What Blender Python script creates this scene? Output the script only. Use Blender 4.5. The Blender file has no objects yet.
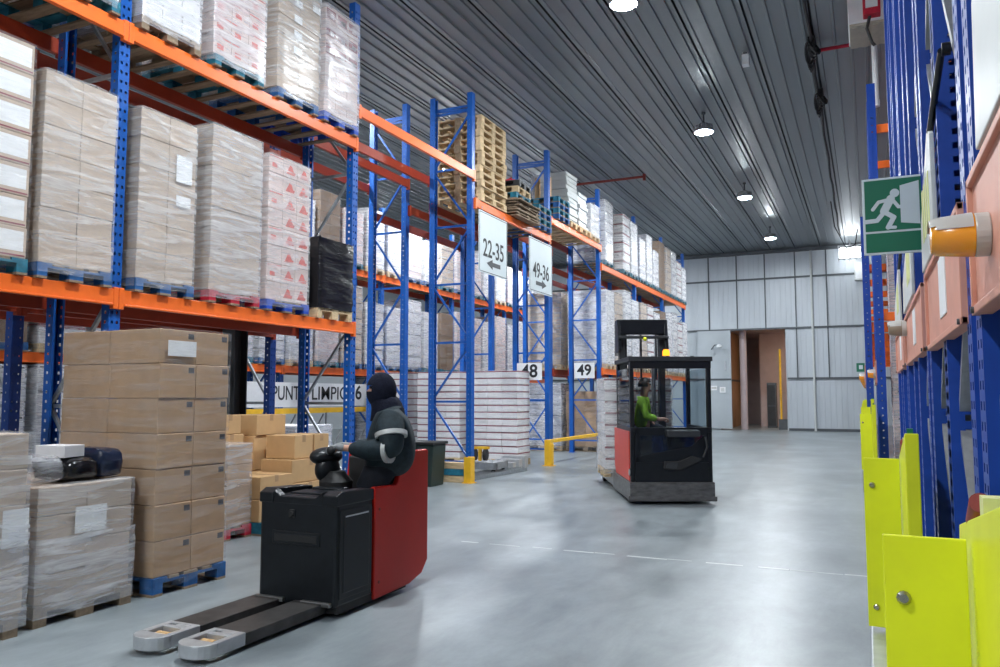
import bpy, bmesh, math, random
from mathutils import Vector, Matrix, noise
R = math.radians
random.seed(7)
SC = bpy.context.scene
COL = SC.collection
ORD = ['first', 'second', 'third', 'fourth', 'fifth', 'sixth', 'seventh', 'eighth', 'ninth', 'tenth', 'eleventh', 'twelfth',
       'thirteenth', 'fourteenth', 'fifteenth']

# ------------------------------------------------------------------ materials
def new_mat(name):
    m = bpy.data.materials.new(name); m.use_nodes = True
    nt = m.node_tree; nt.nodes.clear()
    out = nt.nodes.new('ShaderNodeOutputMaterial')
    return m, nt, out

def N(nt, kind, **kw):
    n = nt.nodes.new(kind)
    for k, v in kw.items():
        n.inputs[k].default_value = v
    return n

def mat(name, col, rough=.5, metal=0., var=.12, scale=6., bump=0., rnd=0., stretch=(1, 1, 1), rvar=0., spec=.5, detail=4):
    m, nt, out = new_mat(name)
    b = N(nt, 'ShaderNodeBsdfPrincipled', Roughness=rough, Metallic=metal)
    b.inputs['Specular IOR Level'].default_value = spec
    tc = nt.nodes.new('ShaderNodeTexCoord')
    mp = nt.nodes.new('ShaderNodeMapping'); mp.inputs['Scale'].default_value = stretch
    nz = N(nt, 'ShaderNodeTexNoise', Scale=scale, Detail=detail, Roughness=.6)
    nt.links.new(tc.outputs['Object'], mp.inputs[0]); nt.links.new(mp.outputs[0], nz.inputs['Vector'])
    mix = nt.nodes.new('ShaderNodeMix'); mix.data_type = 'RGBA'
    lo = tuple(max(0, c * (1 - var)) for c in col) + (1,); hi = tuple(min(1, c * (1 + var)) for c in col) + (1,)
    mix.inputs[6].default_value = lo; mix.inputs[7].default_value = hi
    rp = nt.nodes.new('ShaderNodeMapRange'); rp.inputs[1].default_value = .3; rp.inputs[2].default_value = .7
    nt.links.new(nz.outputs[0], rp.inputs[0]); nt.links.new(rp.outputs[0], mix.inputs[0])
    src = mix.outputs[2]
    if rnd:
        oi = nt.nodes.new('ShaderNodeObjectInfo')
        hs = nt.nodes.new('ShaderNodeHueSaturation')
        mr = nt.nodes.new('ShaderNodeMapRange'); mr.inputs[3].default_value = 1 - rnd; mr.inputs[4].default_value = 1 + rnd
        nt.links.new(oi.outputs['Random'], mr.inputs[0]); nt.links.new(mr.outputs[0], hs.inputs['Value'])
        nt.links.new(src, hs.inputs['Color']); src = hs.outputs[0]
    nt.links.new(src, b.inputs['Base Color'])
    if rvar:
        mr = nt.nodes.new('ShaderNodeMapRange'); mr.inputs[3].default_value = max(.02, rough - rvar); mr.inputs[4].default_value = rough + rvar
        nt.links.new(nz.outputs[0], mr.inputs[0]); nt.links.new(mr.outputs[0], b.inputs['Roughness'])
    if bump:
        bp = N(nt, 'ShaderNodeBump', Strength=bump, Distance=.01)
        nt.links.new(nz.outputs[0], bp.inputs['Height']); nt.links.new(bp.outputs[0], b.inputs['Normal'])
    nt.links.new(b.outputs[0], out.inputs[0])
    return m

def emis(name, col, s):
    m, nt, out = new_mat(name)
    e = N(nt, 'ShaderNodeEmission', Strength=s); e.inputs[0].default_value = (*col, 1)
    nt.links.new(e.outputs[0], out.inputs[0]); return m

def film_mat(name, lo, hi, col=(.85, .87, .9), rough=.22):
    """stretch film: see-through plastic with milky streaks and gloss"""
    m, nt, out = new_mat(name)
    tr = nt.nodes.new('ShaderNodeBsdfTransparent')
    b = N(nt, 'ShaderNodeBsdfPrincipled', Roughness=rough); b.inputs['Base Color'].default_value = (*col, 1)
    b.inputs['Specular IOR Level'].default_value = .8
    tc = nt.nodes.new('ShaderNodeTexCoord'); mp = nt.nodes.new('ShaderNodeMapping'); mp.inputs['Scale'].default_value = (.9, .9, 8)
    mp.inputs['Rotation'].default_value = (R(7), R(5), 0)
    nz = N(nt, 'ShaderNodeTexNoise', Scale=2.0, Detail=5., Roughness=.6, Distortion=.9)
    nt.links.new(tc.outputs['Object'], mp.inputs[0]); nt.links.new(mp.outputs[0], nz.inputs['Vector'])
    mr = nt.nodes.new('ShaderNodeMapRange'); mr.inputs[1].default_value = .42; mr.inputs[2].default_value = .74
    mr.inputs[3].default_value = lo; mr.inputs[4].default_value = hi
    nt.links.new(nz.outputs[0], mr.inputs[0])
    bp = N(nt, 'ShaderNodeBump', Strength=.5, Distance=.012)
    nt.links.new(nz.outputs[0], bp.inputs['Height']); nt.links.new(bp.outputs[0], b.inputs['Normal'])
    mx = nt.nodes.new('ShaderNodeMixShader')
    nt.links.new(mr.outputs[0], mx.inputs[0]); nt.links.new(tr.outputs[0], mx.inputs[1]); nt.links.new(b.outputs[0], mx.inputs[2])
    nt.links.new(mx.outputs[0], out.inputs[0]); return m

def glass_mat(name, fac=.12, col=(.02, .025, .03)):
    m, nt, out = new_mat(name)
    tr = nt.nodes.new('ShaderNodeBsdfTransparent'); tr.inputs[0].default_value = (.86, .9, .92, 1)
    b = N(nt, 'ShaderNodeBsdfPrincipled', Roughness=.04); b.inputs['Base Color'].default_value = (*col, 1)
    b.inputs['Specular IOR Level'].default_value = 1.0
    mx = nt.nodes.new('ShaderNodeMixShader'); mx.inputs[0].default_value = fac
    nt.links.new(tr.outputs[0], mx.inputs[1]); nt.links.new(b.outputs[0], mx.inputs[2])
    nt.links.new(mx.outputs[0], out.inputs[0]); return m

def floor_mat():
    m, nt, out = new_mat('polished_concrete')
    b = N(nt, 'ShaderNodeBsdfPrincipled', Roughness=.25); b.inputs['Specular IOR Level'].default_value = .55
    tc = nt.nodes.new('ShaderNodeTexCoord')
    n1 = N(nt, 'ShaderNodeTexNoise', Scale=.5, Detail=9., Roughness=.68)
    mp = nt.nodes.new('ShaderNodeMapping'); mp.inputs['Scale'].default_value = (1.2, .45, 1); mp.inputs['Rotation'].default_value = (0, 0, R(-62))
    n2 = N(nt, 'ShaderNodeTexNoise', Scale=1.7, Detail=10., Roughness=.74, Distortion=.35)
    nt.links.new(tc.outputs['Object'], n1.inputs['Vector']); nt.links.new(tc.outputs['Object'], mp.inputs[0]); nt.links.new(mp.outputs[0], n2.inputs['Vector'])
    r1 = nt.nodes.new('ShaderNodeValToRGB')
    r1.color_ramp.elements[0].position = .3; r1.color_ramp.elements[0].color = (.19, .215, .228, 1)
    r1.color_ramp.elements[1].position = .7; r1.color_ramp.elements[1].color = (.325, .365, .385, 1)
    nt.links.new(n1.outputs[0], r1.inputs[0])
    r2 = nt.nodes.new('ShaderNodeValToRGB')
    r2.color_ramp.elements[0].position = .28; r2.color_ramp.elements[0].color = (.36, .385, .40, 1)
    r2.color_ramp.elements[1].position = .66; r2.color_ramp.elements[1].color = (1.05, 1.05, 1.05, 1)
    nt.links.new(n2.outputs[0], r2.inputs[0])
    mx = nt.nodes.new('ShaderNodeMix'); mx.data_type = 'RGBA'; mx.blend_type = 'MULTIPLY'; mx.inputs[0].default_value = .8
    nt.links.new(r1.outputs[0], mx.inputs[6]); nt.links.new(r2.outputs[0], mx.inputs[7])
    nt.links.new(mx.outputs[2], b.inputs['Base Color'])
    mr = nt.nodes.new('ShaderNodeMapRange'); mr.inputs[1].default_value = .3; mr.inputs[2].default_value = .7
    mr.inputs[3].default_value = .29; mr.inputs[4].default_value = .40
    nt.links.new(n2.outputs[0], mr.inputs[0]); nt.links.new(mr.outputs[0], b.inputs['Roughness'])
    bp = N(nt, 'ShaderNodeBump', Strength=.03, Distance=.01)
    nt.links.new(n2.outputs[0], bp.inputs['Height']); nt.links.new(bp.outputs[0], b.inputs['Normal'])
    nt.links.new(b.outputs[0], out.inputs[0]); return m

M = {}
M['floor'] = floor_mat()
M['ceiling'] = mat('ribbed_steel_ceiling', (.215, .24, .255), .38, .35, .10, 1.3, stretch=(1, .12, 1))
M['ceil_groove_shade'] = mat('ceiling_groove_shade', (.03, .034, .038), .6, .2)  # groove faces: shade of the deep joints painted in as a dark colour
M['wall'] = mat('grey_steel_cladding', (.50, .54, .58), .45, .1, .08, 1.2, stretch=(1, 1, .2))
M['wall_smooth'] = mat('grey_panel', (.42, .46, .49), .42, .1, .06, 1.)
M['wall_side'] = mat('grey_side_wall', (.42, .45, .48), .6, 0, .06, 1.)
M['seam'] = mat('dark_steel_bar', (.09, .10, .11), .5, .3)
M['blue'] = mat('blue_paint', (.006, .10, .43), .36, .0, .12, 8, spec=.5)
M['mblue'] = mat('mobile_blue_paint', (.008, .055, .34), .42, .0, .12, 8, spec=.4)
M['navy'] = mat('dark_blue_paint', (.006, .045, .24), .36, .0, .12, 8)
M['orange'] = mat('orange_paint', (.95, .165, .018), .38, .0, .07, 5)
M['shaded_orange'] = mat('orange_paint_shaded', (.36, .042, .014), .45, .0, .1, 5)  # same orange beams seen in shadow: the shade is put into this darker colour
M['galv'] = mat('galvanised_steel', (.40, .42, .44), .42, .75, .15, 14)
M['steel'] = mat('worn_steel', (.33, .33, .33), .38, .85, .25, 10, bump=.1)
M['silver'] = mat('silver_paint', (.55, .56, .58), .32, .55, .12, 9)
M['card'] = mat('brown_cardboard', (.43, .285, .175), .72, 0, .07, 9, rnd=.07, spec=.25)
M['card_grey'] = mat('grey_brown_cardboard', (.50, .40, .32), .72, 0, .06, 9, rnd=.07, spec=.25)
M['card_dark'] = mat('dark_cardboard', (.22, .145, .095), .75, 0, .08, 9, rnd=.10, spec=.25)
M['kraft'] = mat('kraft_cardboard', (.58, .37, .185), .7, 0, .05, 7, rnd=.08, spec=.25)
M['card_white'] = mat('white_cardboard', (.70, .69, .70), .6, 0, .05, 7, rnd=.06, spec=.3)
M['card_pink'] = mat('pinkish_cardboard', (.66, .53, .50), .65, 0, .07, 7, rnd=.08, spec=.3)
M['tape'] = mat('packing_tape', (.46, .30, .17), .25, 0, .05, 7)
M['paper'] = mat('white_paper', (.80, .81, .82), .55, 0, .04, 12)
M['redprint'] = mat('red_print', (.60, .10, .075), .6, 0, .25, 20)
M['darkprint'] = mat('dark_print', (.06, .06, .07), .6, 0, .1, 20)
M['maroon'] = mat('maroon_edge', (.24, .05, .07), .6, 0, .2, 20)
M['wood'] = mat('pale_pallet_wood', (.60, .45, .27), .75, 0, .22, 4, stretch=(1, 6, 6), rnd=.12, spec=.2)
M['wood_old'] = mat('weathered_wood', (.26, .195, .135), .8, 0, .25, 4, stretch=(1, 6, 6), rnd=.15, spec=.2)
M['pal_blue'] = mat('blue_pallet_paint', (.02, .105, .30), .65, 0, .35, 9, spec=.3)
M['pal_teal'] = mat('teal_pallet_paint', (.02, .16, .24), .65, 0, .35, 9, spec=.3)
M['pal_royal'] = mat('royal_blue_pallet_paint', (.015, .075, .48), .6, 0, .2, 9, spec=.3)
M['pal_red'] = mat('red_pallet_paint', (.50, .02, .045), .6, 0, .2, 9, spec=.3)
M['black'] = mat('black_plastic', (.007, .009, .012), .37, 0, .25, 14, rvar=.07, spec=.35)
M['blackrough'] = mat('black_rubber', (.014, .014, .015), .65, 0, .2, 14)
M['blackwrap'] = mat('black_film', (.008, .008, .010), .2, 0, .2, 5, bump=1., stretch=(1, 1, 4))
M['bluewrap'] = mat('dark_blue_film', (.014, .022, .05), .18, 0, .2, 5, bump=1., stretch=(1, 1, 4))
M['fork_steel'] = mat('dark_worn_steel', (.085, .08, .078), .45, .6, .3, 8, bump=.1)
M['base_steel'] = mat('scuffed_base_steel', (.16, .155, .15), .36, .7, .35, 7, bump=.15, stretch=(1, 1, 3))
M['charcoal'] = mat('charcoal_steel', (.035, .038, .042), .5, .2, .2, 5)
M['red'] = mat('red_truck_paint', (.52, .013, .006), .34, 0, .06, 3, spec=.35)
M['red_bright'] = mat('bright_red_paint', (.66, .028, .012), .34, 0, .06, 3)  # brighter red of the reach truck side panels
M['yellow_guard'] = mat('lime_yellow_paint', (.74, .79, .015), .42, 0, .05, 4)
M['yellow'] = mat('yellow_orange_paint', (.85, .48, .02), .45, 0, .10, 7)
M['salmon'] = mat('salmon_panel', (.66, .30, .215), .5, 0, .08, 5)
M['palegrey'] = mat('pale_grey_panel', (.56, .58, .57), .45, 0, .05, 3)
M['paleprint'] = mat('pale_yellow_print', (.68, .70, .30), .5, 0, .1, 9)
M['white'] = mat('white_enamel', (.78, .80, .82), .4, 0, .03, 5)
M['sign_white'] = mat('sign_white', (.62, .69, .71), .4, 0, .03, 3)
M['beige'] = mat('beige_underside', (.45, .42, .34), .6, 0, .1, 8)
M['green'] = mat('safety_green', (.004, .15, .075), .4, 0, .05, 5)
M['ink'] = mat('sign_ink', (.012, .014, .018), .5, 0, .05, 5)
M['greyink'] = mat('sign_grey_ink', (.06, .065, .07), .5, 0, .05, 5)
M['bolt'] = mat('bolt_steel', (.45, .44, .42), .25, .9, .1, 20)
M['cap'] = mat('red_brown_rubber', (.25, .035, .025), .5, 0, .2, 14)
M['jacket'] = mat('dark_padded_fabric', (.013, .024, .031), .75, 0, .3, 26, bump=.5, spec=.3)
M['trousers'] = mat('dark_trouser_fabric', (.012, .014, .020), .85, 0, .2, 20, bump=.3, spec=.2)
M['knit'] = mat('dark_knit', (.008, .010, .022), .9, 0, .25, 60, bump=.6, spec=.2)
M['reflect'] = mat('reflective_tape', (.50, .51, .50), .4, .2, .1, 30)
M['skin'] = mat('skin', (.50, .27, .19), .5, 0, .08, 20)
M['glove'] = mat('grey_glove', (.22, .23, .24), .8, 0, .2, 30, bump=.3)
M['hivis'] = mat('hi_vis_fabric', (.30, .55, .04), .7, 0, .12, 14, bump=.3)
M['eye'] = mat('eye_dark', (.02, .015, .012), .2)
M['bin'] = mat('dark_green_plastic', (.012, .028, .024), .4, 0, .15, 10)
M['tan'] = mat('tan_wall', (.46, .27, .155), .6, 0, .1, 2)
M['pinkcol'] = mat('pink_grey_column', (.50, .40, .40), .5, 0, .06, 3)
M['amber'] = mat('amber_lens', (.92, .36, .015), .18, 0, .05, 5, spec=.8)
M['greycap'] = mat('beacon_grey', (.50, .49, .46), .35, .1, .06, 6)
M['tanlens'] = mat('dull_tan_lens', (.30, .24, .17), .3, 0, .1, 6)
M['film'] = film_mat('stretch_film', .11, .58)
M['film_thin'] = film_mat('thin_stretch_film', .02, .24)
M['film_milky'] = film_mat('milky_stretch_film', .20, .72, (.80, .82, .87))
M['glass'] = glass_mat('cab_glass', .10)
M['glass_dark'] = glass_mat('dark_cab_glass', .62)
M['lens'] = emis('lamp_lens', (.90, .96, 1.0), 1020.)
M['beacon_on'] = emis('amber_beacon_light', (1., .30, .02), 3.)

# ------------------------------------------------------------------ mesh building
class MB:
    def __init__(s): s.bm = bmesh.new()
    def _m(s, faces, m):
        for f in faces: f.material_index = m
    def box(s, x0, x1, y0, y1, z0, z1, m=0, T=None):
        vs = [s.bm.verts.new((x, y, z)) for z in (z0, z1) for y in (y0, y1) for x in (x0, x1)]
        if T is not None:
            for v in vs: v.co = T @ v.co
        fs = [s.bm.faces.new([vs[i] for i in q]) for q in ((0, 2, 3, 1), (4, 5, 7, 6), (0, 1, 5, 4), (2, 6, 7, 3), (0, 4, 6, 2), (1, 3, 7, 5))]
        s._m(fs, m); return s
    def cbox(s, c, d, m=0, rot=None):
        T = Matrix.Translation(Vector(c))
        if rot is not None: T = T @ rot
        return s.box(-d[0]/2, d[0]/2, -d[1]/2, d[1]/2, -d[2]/2, d[2]/2, m, T)
    def bar(s, a, b, w, h, m=0, up=(0, 0, 1)):
        a, b = Vector(a), Vector(b); z = (b - a); L = z.length; z.normalize()
        u = Vector(up)
        if abs(u.dot(z)) > .98: u = Vector((0, 1, 0))
        x = u.cross(z).normalized(); y = z.cross(x)
        T = Matrix(((x.x, y.x, z.x, a.x), (x.y, y.y, z.y, a.y), (x.z, y.z, z.z, a.z), (0, 0, 0, 1)))
        return s.box(-w/2, w/2, -h/2, h/2, 0, L, m, T)
    def cyl(s, a, b, r, r2=None, n=16, m=0, caps=True):
        a, b = Vector(a), Vector(b); r2 = r if r2 is None else r2
        z = (b - a).normalized(); u = Vector((1, 0, 0)) if abs(z.x) < .9 else Vector((0, 1, 0))
        x = z.cross(u).normalized(); y = z.cross(x)
        A = [s.bm.verts.new(a + (x*math.cos(t) + y*math.sin(t))*r) for t in [2*math.pi*i/n for i in range(n)]]
        B = [s.bm.verts.new(b + (x*math.cos(t) + y*math.sin(t))*r2) for t in [2*math.pi*i/n for i in range(n)]]
        fs = [s.bm.faces.new((A[i], A[(i+1) % n], B[(i+1) % n], B[i])) for i in range(n)]
        if caps: fs += [s.bm.faces.new(A[::-1]), s.bm.faces.new(B)]
        s._m(fs, m); return s
    def lathe(s, prof, c=(0, 0, 0), axis=None, n=24, m=0):
        T = Matrix.Translation(Vector(c))
        if axis is not None: T = T @ axis
        rings = []
        for r, z in prof:
            rings.append([s.bm.verts.new(T @ Vector((r*math.cos(2*math.pi*i/n), r*math.sin(2*math.pi*i/n), z))) for i in range(n)])
        fs = []
        for A, B in zip(rings, rings[1:]):
            fs += [s.bm.faces.new((A[i], A[(i+1) % n], B[(i+1) % n], B[i])) for i in range(n)]
        fs += [s.bm.faces.new(rings[0][::-1]), s.bm.faces.new(rings[-1])]
        s._m(fs, m); return s
    def prism(s, pts, axis, a, b, m=0, T=None):
        """pts in the plane across axis ('x': (y,z), 'y': (x,z), 'z': (x,y)) pushed from a to b"""
        def P(p, t):
            v = Vector((t, p[0], p[1])) if axis == 'x' else Vector((p[0], t, p[1])) if axis == 'y' else Vector((p[0], p[1], t))
            return T @ v if T is not None else v
        A = [s.bm.verts.new(P(p, a)) for p in pts]; B = [s.bm.verts.new(P(p, b)) for p in pts]
        n = len(pts)
        fs = [s.bm.faces.new((A[i], A[(i+1) % n], B[(i+1) % n], B[i])) for i in range(n)]
        fs += [s.bm.faces.new(A[::-1]), s.bm.faces.new(B)]
        s._m(fs, m); return s
    def tube(s, pts, r, n=8, m=0):
        pts = [Vector(p) for p in pts]; rings = []
        for i, p in enumerate(pts):
            t = (pts[min(i+1, len(pts)-1)] - pts[max(i-1, 0)]).normalized()
            u = Vector((0, 0, 1)) if abs(t.z) < .9 else Vector((1, 0, 0))
            x = t.cross(u).normalized(); y = t.cross(x)
            rings.append([s.bm.verts.new(p + (x*math.cos(2*math.pi*k/n) + y*math.sin(2*math.pi*k/n))*r) for k in range(n)])
        fs = []
        for A, B in zip(rings, rings[1:]):
            fs += [s.bm.faces.new((A[i], A[(i+1) % n], B[(i+1) % n], B[i])) for i in range(n)]
        fs += [s.bm.faces.new(rings[0][::-1]), s.bm.faces.new(rings[-1])]
        s._m(fs, m); return s
    def quad(s, pts, m=0):
        f = s.bm.faces.new([s.bm.verts.new(p) for p in pts]); f.material_index = m; return s
    def ball(s, c, r, m=0, sc=(1, 1, 1), seg=16):
        T = Matrix.Translation(Vector(c)) @ Matrix.Diagonal((*[r*k for k in sc], 1))
        g = bmesh.ops.create_uvsphere(s.bm, u_segments=seg, v_segments=seg//2+2, radius=1, matrix=T)
        fs = set(f for v in g['verts'] for f in v.link_faces); s._m(fs, m)
        for f in fs: f.smooth = True
        return s
    def mesh(s, name, mats, bevel=0, seg=2, smooth=False):
        bmesh.ops.recalc_face_normals(s.bm, faces=s.bm.faces[:])
        if bevel:
            es = [e for e in s.bm.edges if len(e.link_faces) == 2 and e.calc_face_angle(0) > R(35)]
            bmesh.ops.bevel(s.bm, geom=es, offset=bevel, segments=seg, affect='EDGES', profile=.5, clamp_overlap=True)
        if smooth:
            for f in s.bm.faces: f.smooth = True
        me = bpy.data.meshes.new(name); s.bm.to_mesh(me); s.bm.free()
        for k in (mats if isinstance(mats, (list, tuple)) else [mats]): me.materials.append(M[k])
        if smooth:
            try: me.set_sharp_from_angle(angle=R(38))
            except Exception: pass
        return me
    def build(s, name, mats, parent=None, loc=(0, 0, 0), rot=(0, 0, 0), **kw):
        return link(name, s.mesh(name, mats, **kw), parent, loc, rot)

def link(name, me, parent=None, loc=(0, 0, 0), rot=(0, 0, 0)):
    o = bpy.data.objects.new(name, me); COL.objects.link(o)
    o.location = loc; o.rotation_euler = rot
    if parent is not None: o.parent = parent
    return o

def tag(o, label, cat, group=None):
    o['label'] = label; o['category'] = cat
    if group: o['group'] = group
    return o

def thing(name, label, cat, loc=(0, 0, 0), rz=0, group=None):
    o = bpy.data.objects.new(name, None); COL.objects.link(o)
    o.empty_display_size = .1; o.location = loc; o.rotation_euler = (0, 0, rz)
    return tag(o, label, cat, group)

def struct(o):
    o['kind'] = 'structure'; return o

def text_mesh(body, size, mats, extrude=.002, bold=0., width=1., spacing=1., fit=None):
    cu = bpy.data.curves.new('lettering', 'FONT'); cu.body = body; cu.size = size
    cu.align_x = 'CENTER'; cu.align_y = 'CENTER'; cu.extrude = extrude; cu.offset = bold; cu.space_character = spacing
    o = bpy.data.objects.new('lettering', cu); COL.objects.link(o)
    bpy.context.view_layer.update()
    me = bpy.data.meshes.new_from_object(o.evaluated_get(bpy.context.evaluated_depsgraph_get()))
    bpy.data.objects.remove(o); bpy.data.curves.remove(cu)
    me.materials.clear(); me.materials.append(M[mats])
    if fit:
        xs = [v.co.x for v in me.vertices]; width = fit/(max(xs) - min(xs))
    for v in me.vertices: v.co.x *= width
    return me
FACE_X = (R(90), 0, R(90))       # lettering read from +X, running along +Y
FACE_MY = (R(90), 0, 0)          # lettering read from -Y

# ------------------------------------------------------------------ camera
HC = 1.6
PITCH = math.atan(63/790.); YAW = math.atan(369/790.*math.cos(PITCH))
cam = bpy.data.cameras.new('camera'); cam.sensor_width = 36; cam.lens = 36*790/1000.; cam.clip_end = 200
co = bpy.data.objects.new('camera', cam); COL.objects.link(co)
co.location = (0, 0, HC); co.rotation_euler = (R(90) + PITCH, 0, YAW)
SC.camera = co
SC.view_settings.view_transform = 'Standard'; SC.view_settings.look = 'None'
SC.view_settings.exposure = 0.0; SC.view_settings.gamma = 1.0; SC.view_settings.use_curve_mapping = False
SC.cycles.max_bounces = 8; SC.cycles.transparent_max_bounces = 14; SC.cycles.diffuse_bounces = 4; SC.cycles.glossy_bounces = 3
SC.cycles.use_denoising = True; SC.cycles.sample_clamp_indirect = 6.0
w = bpy.data.worlds.new('world'); SC.world = w; w.use_nodes = True
w.node_tree.nodes['Background'].inputs[0].default_value = (.7, .8, .9, 1); w.node_tree.nodes['Background'].inputs[1].default_value = .25

# ------------------------------------------------------------------ the hall
XL, XR, YB, YF, ZC = -24., 13., -13., 39.5, 8.6
struct(MB().box(XL, XR, YB, YF + 9, -.2, 0).build('floor', 'floor'))
# ceiling: steel trays running along the aisle with deep joints and small ribs
mb = MB(); PW = 1.09; x = XL - .3
def strip(pts):
    a = [mb.bm.verts.new((px, YB, pz)) for px, pz, _ in pts]; b = [mb.bm.verts.new((px, YF, pz)) for px, pz, _ in pts]
    for i in range(len(pts) - 1):
        f = mb.bm.faces.new((a[i], a[i+1], b[i+1], b[i])); f.material_index = pts[i][2]
pts = []
off = (-2.93 - x) % PW
x0 = x - PW + off
while x0 < XR + PW:
    pts += [(x0 - .022, ZC, 1), (x0 - .022, ZC + .09, 1), (x0 + .022, ZC + .09, 1), (x0 + .022, ZC, 0), (x0 + .10, ZC, 0), (x0 + .115, ZC + .022, 0)]
    for k in (.34, .62, .86):
        c = x0 + k*PW
        pts += [(c - .03, ZC + .022, 0), (c - .02, ZC - .014, 0), (c + .02, ZC - .014, 0), (c + .03, ZC + .022, 0)]
    pts += [(x0 + PW - .10, ZC + .022, 0), (x0 + PW - .085, ZC, 0)]
    x0 += PW
strip(pts)
mb.box(XL - 1, XR + 2, YB, YF, ZC + .12, ZC + .25)
struct(mb.build('ceiling', ['ceiling', 'ceil_groove_shade']))
struct(MB().box(XL - .2, XL, YB, YF, 0, ZC).build('wall_left', 'wall_side'))
struct(MB().box(XR, XR + .2, YB, YF, 0, ZC).build('wall_right', 'wall_side'))
struct(MB().box(XL, XR, YB - .2, YB, 0, ZC).build('wall_near', 'wall_side'))
# end wall with ribbed cladding and an opening
DX0, DX1, DZ = -6.0, -3.5, 4.80
mb = MB()
def ribbed(x0, x1, z0, z1):
    mb.box(x0, x1, YF + .03, YF + .15, z0, z1)
    n = int((x1 - x0)/.24)
    for i in range(n):
        c = x0 + (i + .5)*(x1 - x0)/n
        mb.prism([(c - .05, YF + .035), (c - .03, YF + .022), (c + .03, YF + .022), (c + .05, YF + .035)], 'z', z0, z1)
ribbed(XL, XR, 4.86, ZC)
ribbed(DX1 + .05, XR, 0.12, 4.80)
mb.box(XL, DX0 - 1.6, YF + .02, YF + .15, 0, 4.86, 1); mb.box(DX1, DX1 + .05, YF, YF + .15, 0, 4.86, 1)
mb.box(XL, XR, YF + .02, YF + .15, 4.80, 4.86, 1)
struct(mb.build('wall_end', ['wall', 'wall_smooth']))
mb = MB()
for z in (7.24, 4.83): mb.box(XL, XR, YF - .05, YF + .05, z - .04, z + .04)
mb.box(DX1 + .06, XR, YF - .05, YF + .05, 2.41, 2.49); mb.box(XL, DX0 - 1.65, YF - .05, YF + .05, 2.41, 2.49)
for xx in (-7.01, -5.67, -4.36, -2.99, -1.62): mb.box(xx - .025, xx + .025, YF - .04, YF + .05, 4.87 if DX0 - .2 < xx < DX1 + .2 else 2.49, ZC)
mb.box(DX1 + .06, XR, YF - .06, YF + .05, 0, .12)
struct(mb.build('trim_1', 'seam'))
struct(MB().cyl((-2.27, YF - .09, 0), (-2.27, YF - .09, ZC), .055).build('trim_2', 'palegrey'))
struct(MB().box(XL, XR, YF - .3, YF, ZC - .16, ZC - .02).build('trim_3', 'seam'))
# corridor behind the opening
mb = MB()
mb.box(DX0 - .6, DX0 - .5, YF + .2, YF + 9, 0, 5, 0); mb.box(DX0 - .62, DX0 - .48, YF + .2, YF + 9, 2.4, 2.5, 2)
mb.box(DX1 + 1.8, DX1 + 1.9, YF + .2, YF + 9, 0, 5, 0)
mb.box(DX0 - .6, DX1 + 1.9, YF + 8.9, YF + 9, 0, 5, 1)
mb.box(DX0 - .6, DX1 + 1.9, YF + .16, YF + 9, 5, 5.1, 1)
mb.box(-5.3, -3.0, YF + 5.2, YF + 5.3, 0, 5, 1)
struct(mb.build('wall_corridor', ['tan', 'pinkcol', 'seam']))
struct(MB().cyl((-5.55, YF + .75, 0), (-5.55, YF + .75, 5), .17).build('trim_4', 'pinkcol'))
mb = MB(); mb.cyl((-3.88, YF + 1.2, .3), (-3.88, YF + 1.2, 3.9), .05, m=0).box(-4.0, -3.6, YF + 1.1, YF + 1.3, 0, .5, 1)
tag(mb.build('guard_post', ['yellow', 'seam']), 'yellow pole on a dark foot just inside the end wall opening', 'post')
tag(MB().box(-4.75, -4.3, YF + 3.2, YF + 3.6, 0, 2.3).box(-4.72, -4.33, YF + 3.17, YF + 3.2, .1, 1.1, 1).box(-4.72, -4.33, YF + 3.17, YF + 3.2, 1.15, 2.2, 1).build('metal_cabinet', ['seam', 'charcoal'], bevel=.01),
    'tall dark grey metal cabinet in the corridor beyond the opening', 'cabinet')
# sliding door leaf parked left of the opening
d = struct(MB().box(DX0 - 1.6, DX0, YF - .12, YF - .02, .05, 4.8, 0).box(DX0 - .12, DX0, YF - .13, YF - .01, .05, 4.8, 0).build('door_1', 'wall_smooth', bevel=.008))
MB().box(DX0 - 1.6, DX0, YF - .135, YF - .12, 2.38, 2.47).build('door_rail', 'seam', d)
MB().box(DX0 - .3, DX0 - .24, YF - .19, YF - .12, 2.9, 3.3).build('handle', 'silver', d)
tag(MB().box(-6.98, -6.68, YF - .15, YF - .125, 1.9, 2.12).box(-6.95, -6.71, YF - .155, YF - .148, 1.98, 2.05, 1).build('notice_plate', ['paper', 'greycap']), 'wide white notice plate on the sliding door of the end wall', 'sign')
tag(MB().box(-6.56, -6.28, YF - .15, YF - .125, 1.78, 2.06).box(-6.5, -6.34, YF - .155, YF - .148, 1.84, 2.0, 1).build('notice_plate', ['paper', 'palegrey']), 'square white notice plate on the sliding door nearer the opening', 'sign')
l = thing('wall_lamp', 'white lamp on a bent arm above the sliding door notices', 'lamp', (-6.62, YF - .12, 4.0))
MB().tube([(-.3, 0, -.1), (-.1, -.2, .1), (.1, -.3, .08)], .025).build('arm', 'seam', l)
MB().lathe([(.05, .06), (.12, 0), (.14, -.08)], (.12, -.32, .06)).build('lamp_head', 'white', l, smooth=True)
tag(MB().box(-.42, .02, YF - .25, YF, 6.9, 7.75).box(-.38, -.02, YF - .26, YF - .25, 6.95, 7.7, 1).build('electrical_box', ['palegrey', 'white'], bevel=.01), 'pale grey electrical box high on the end wall beside blue racking', 'box')
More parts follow.
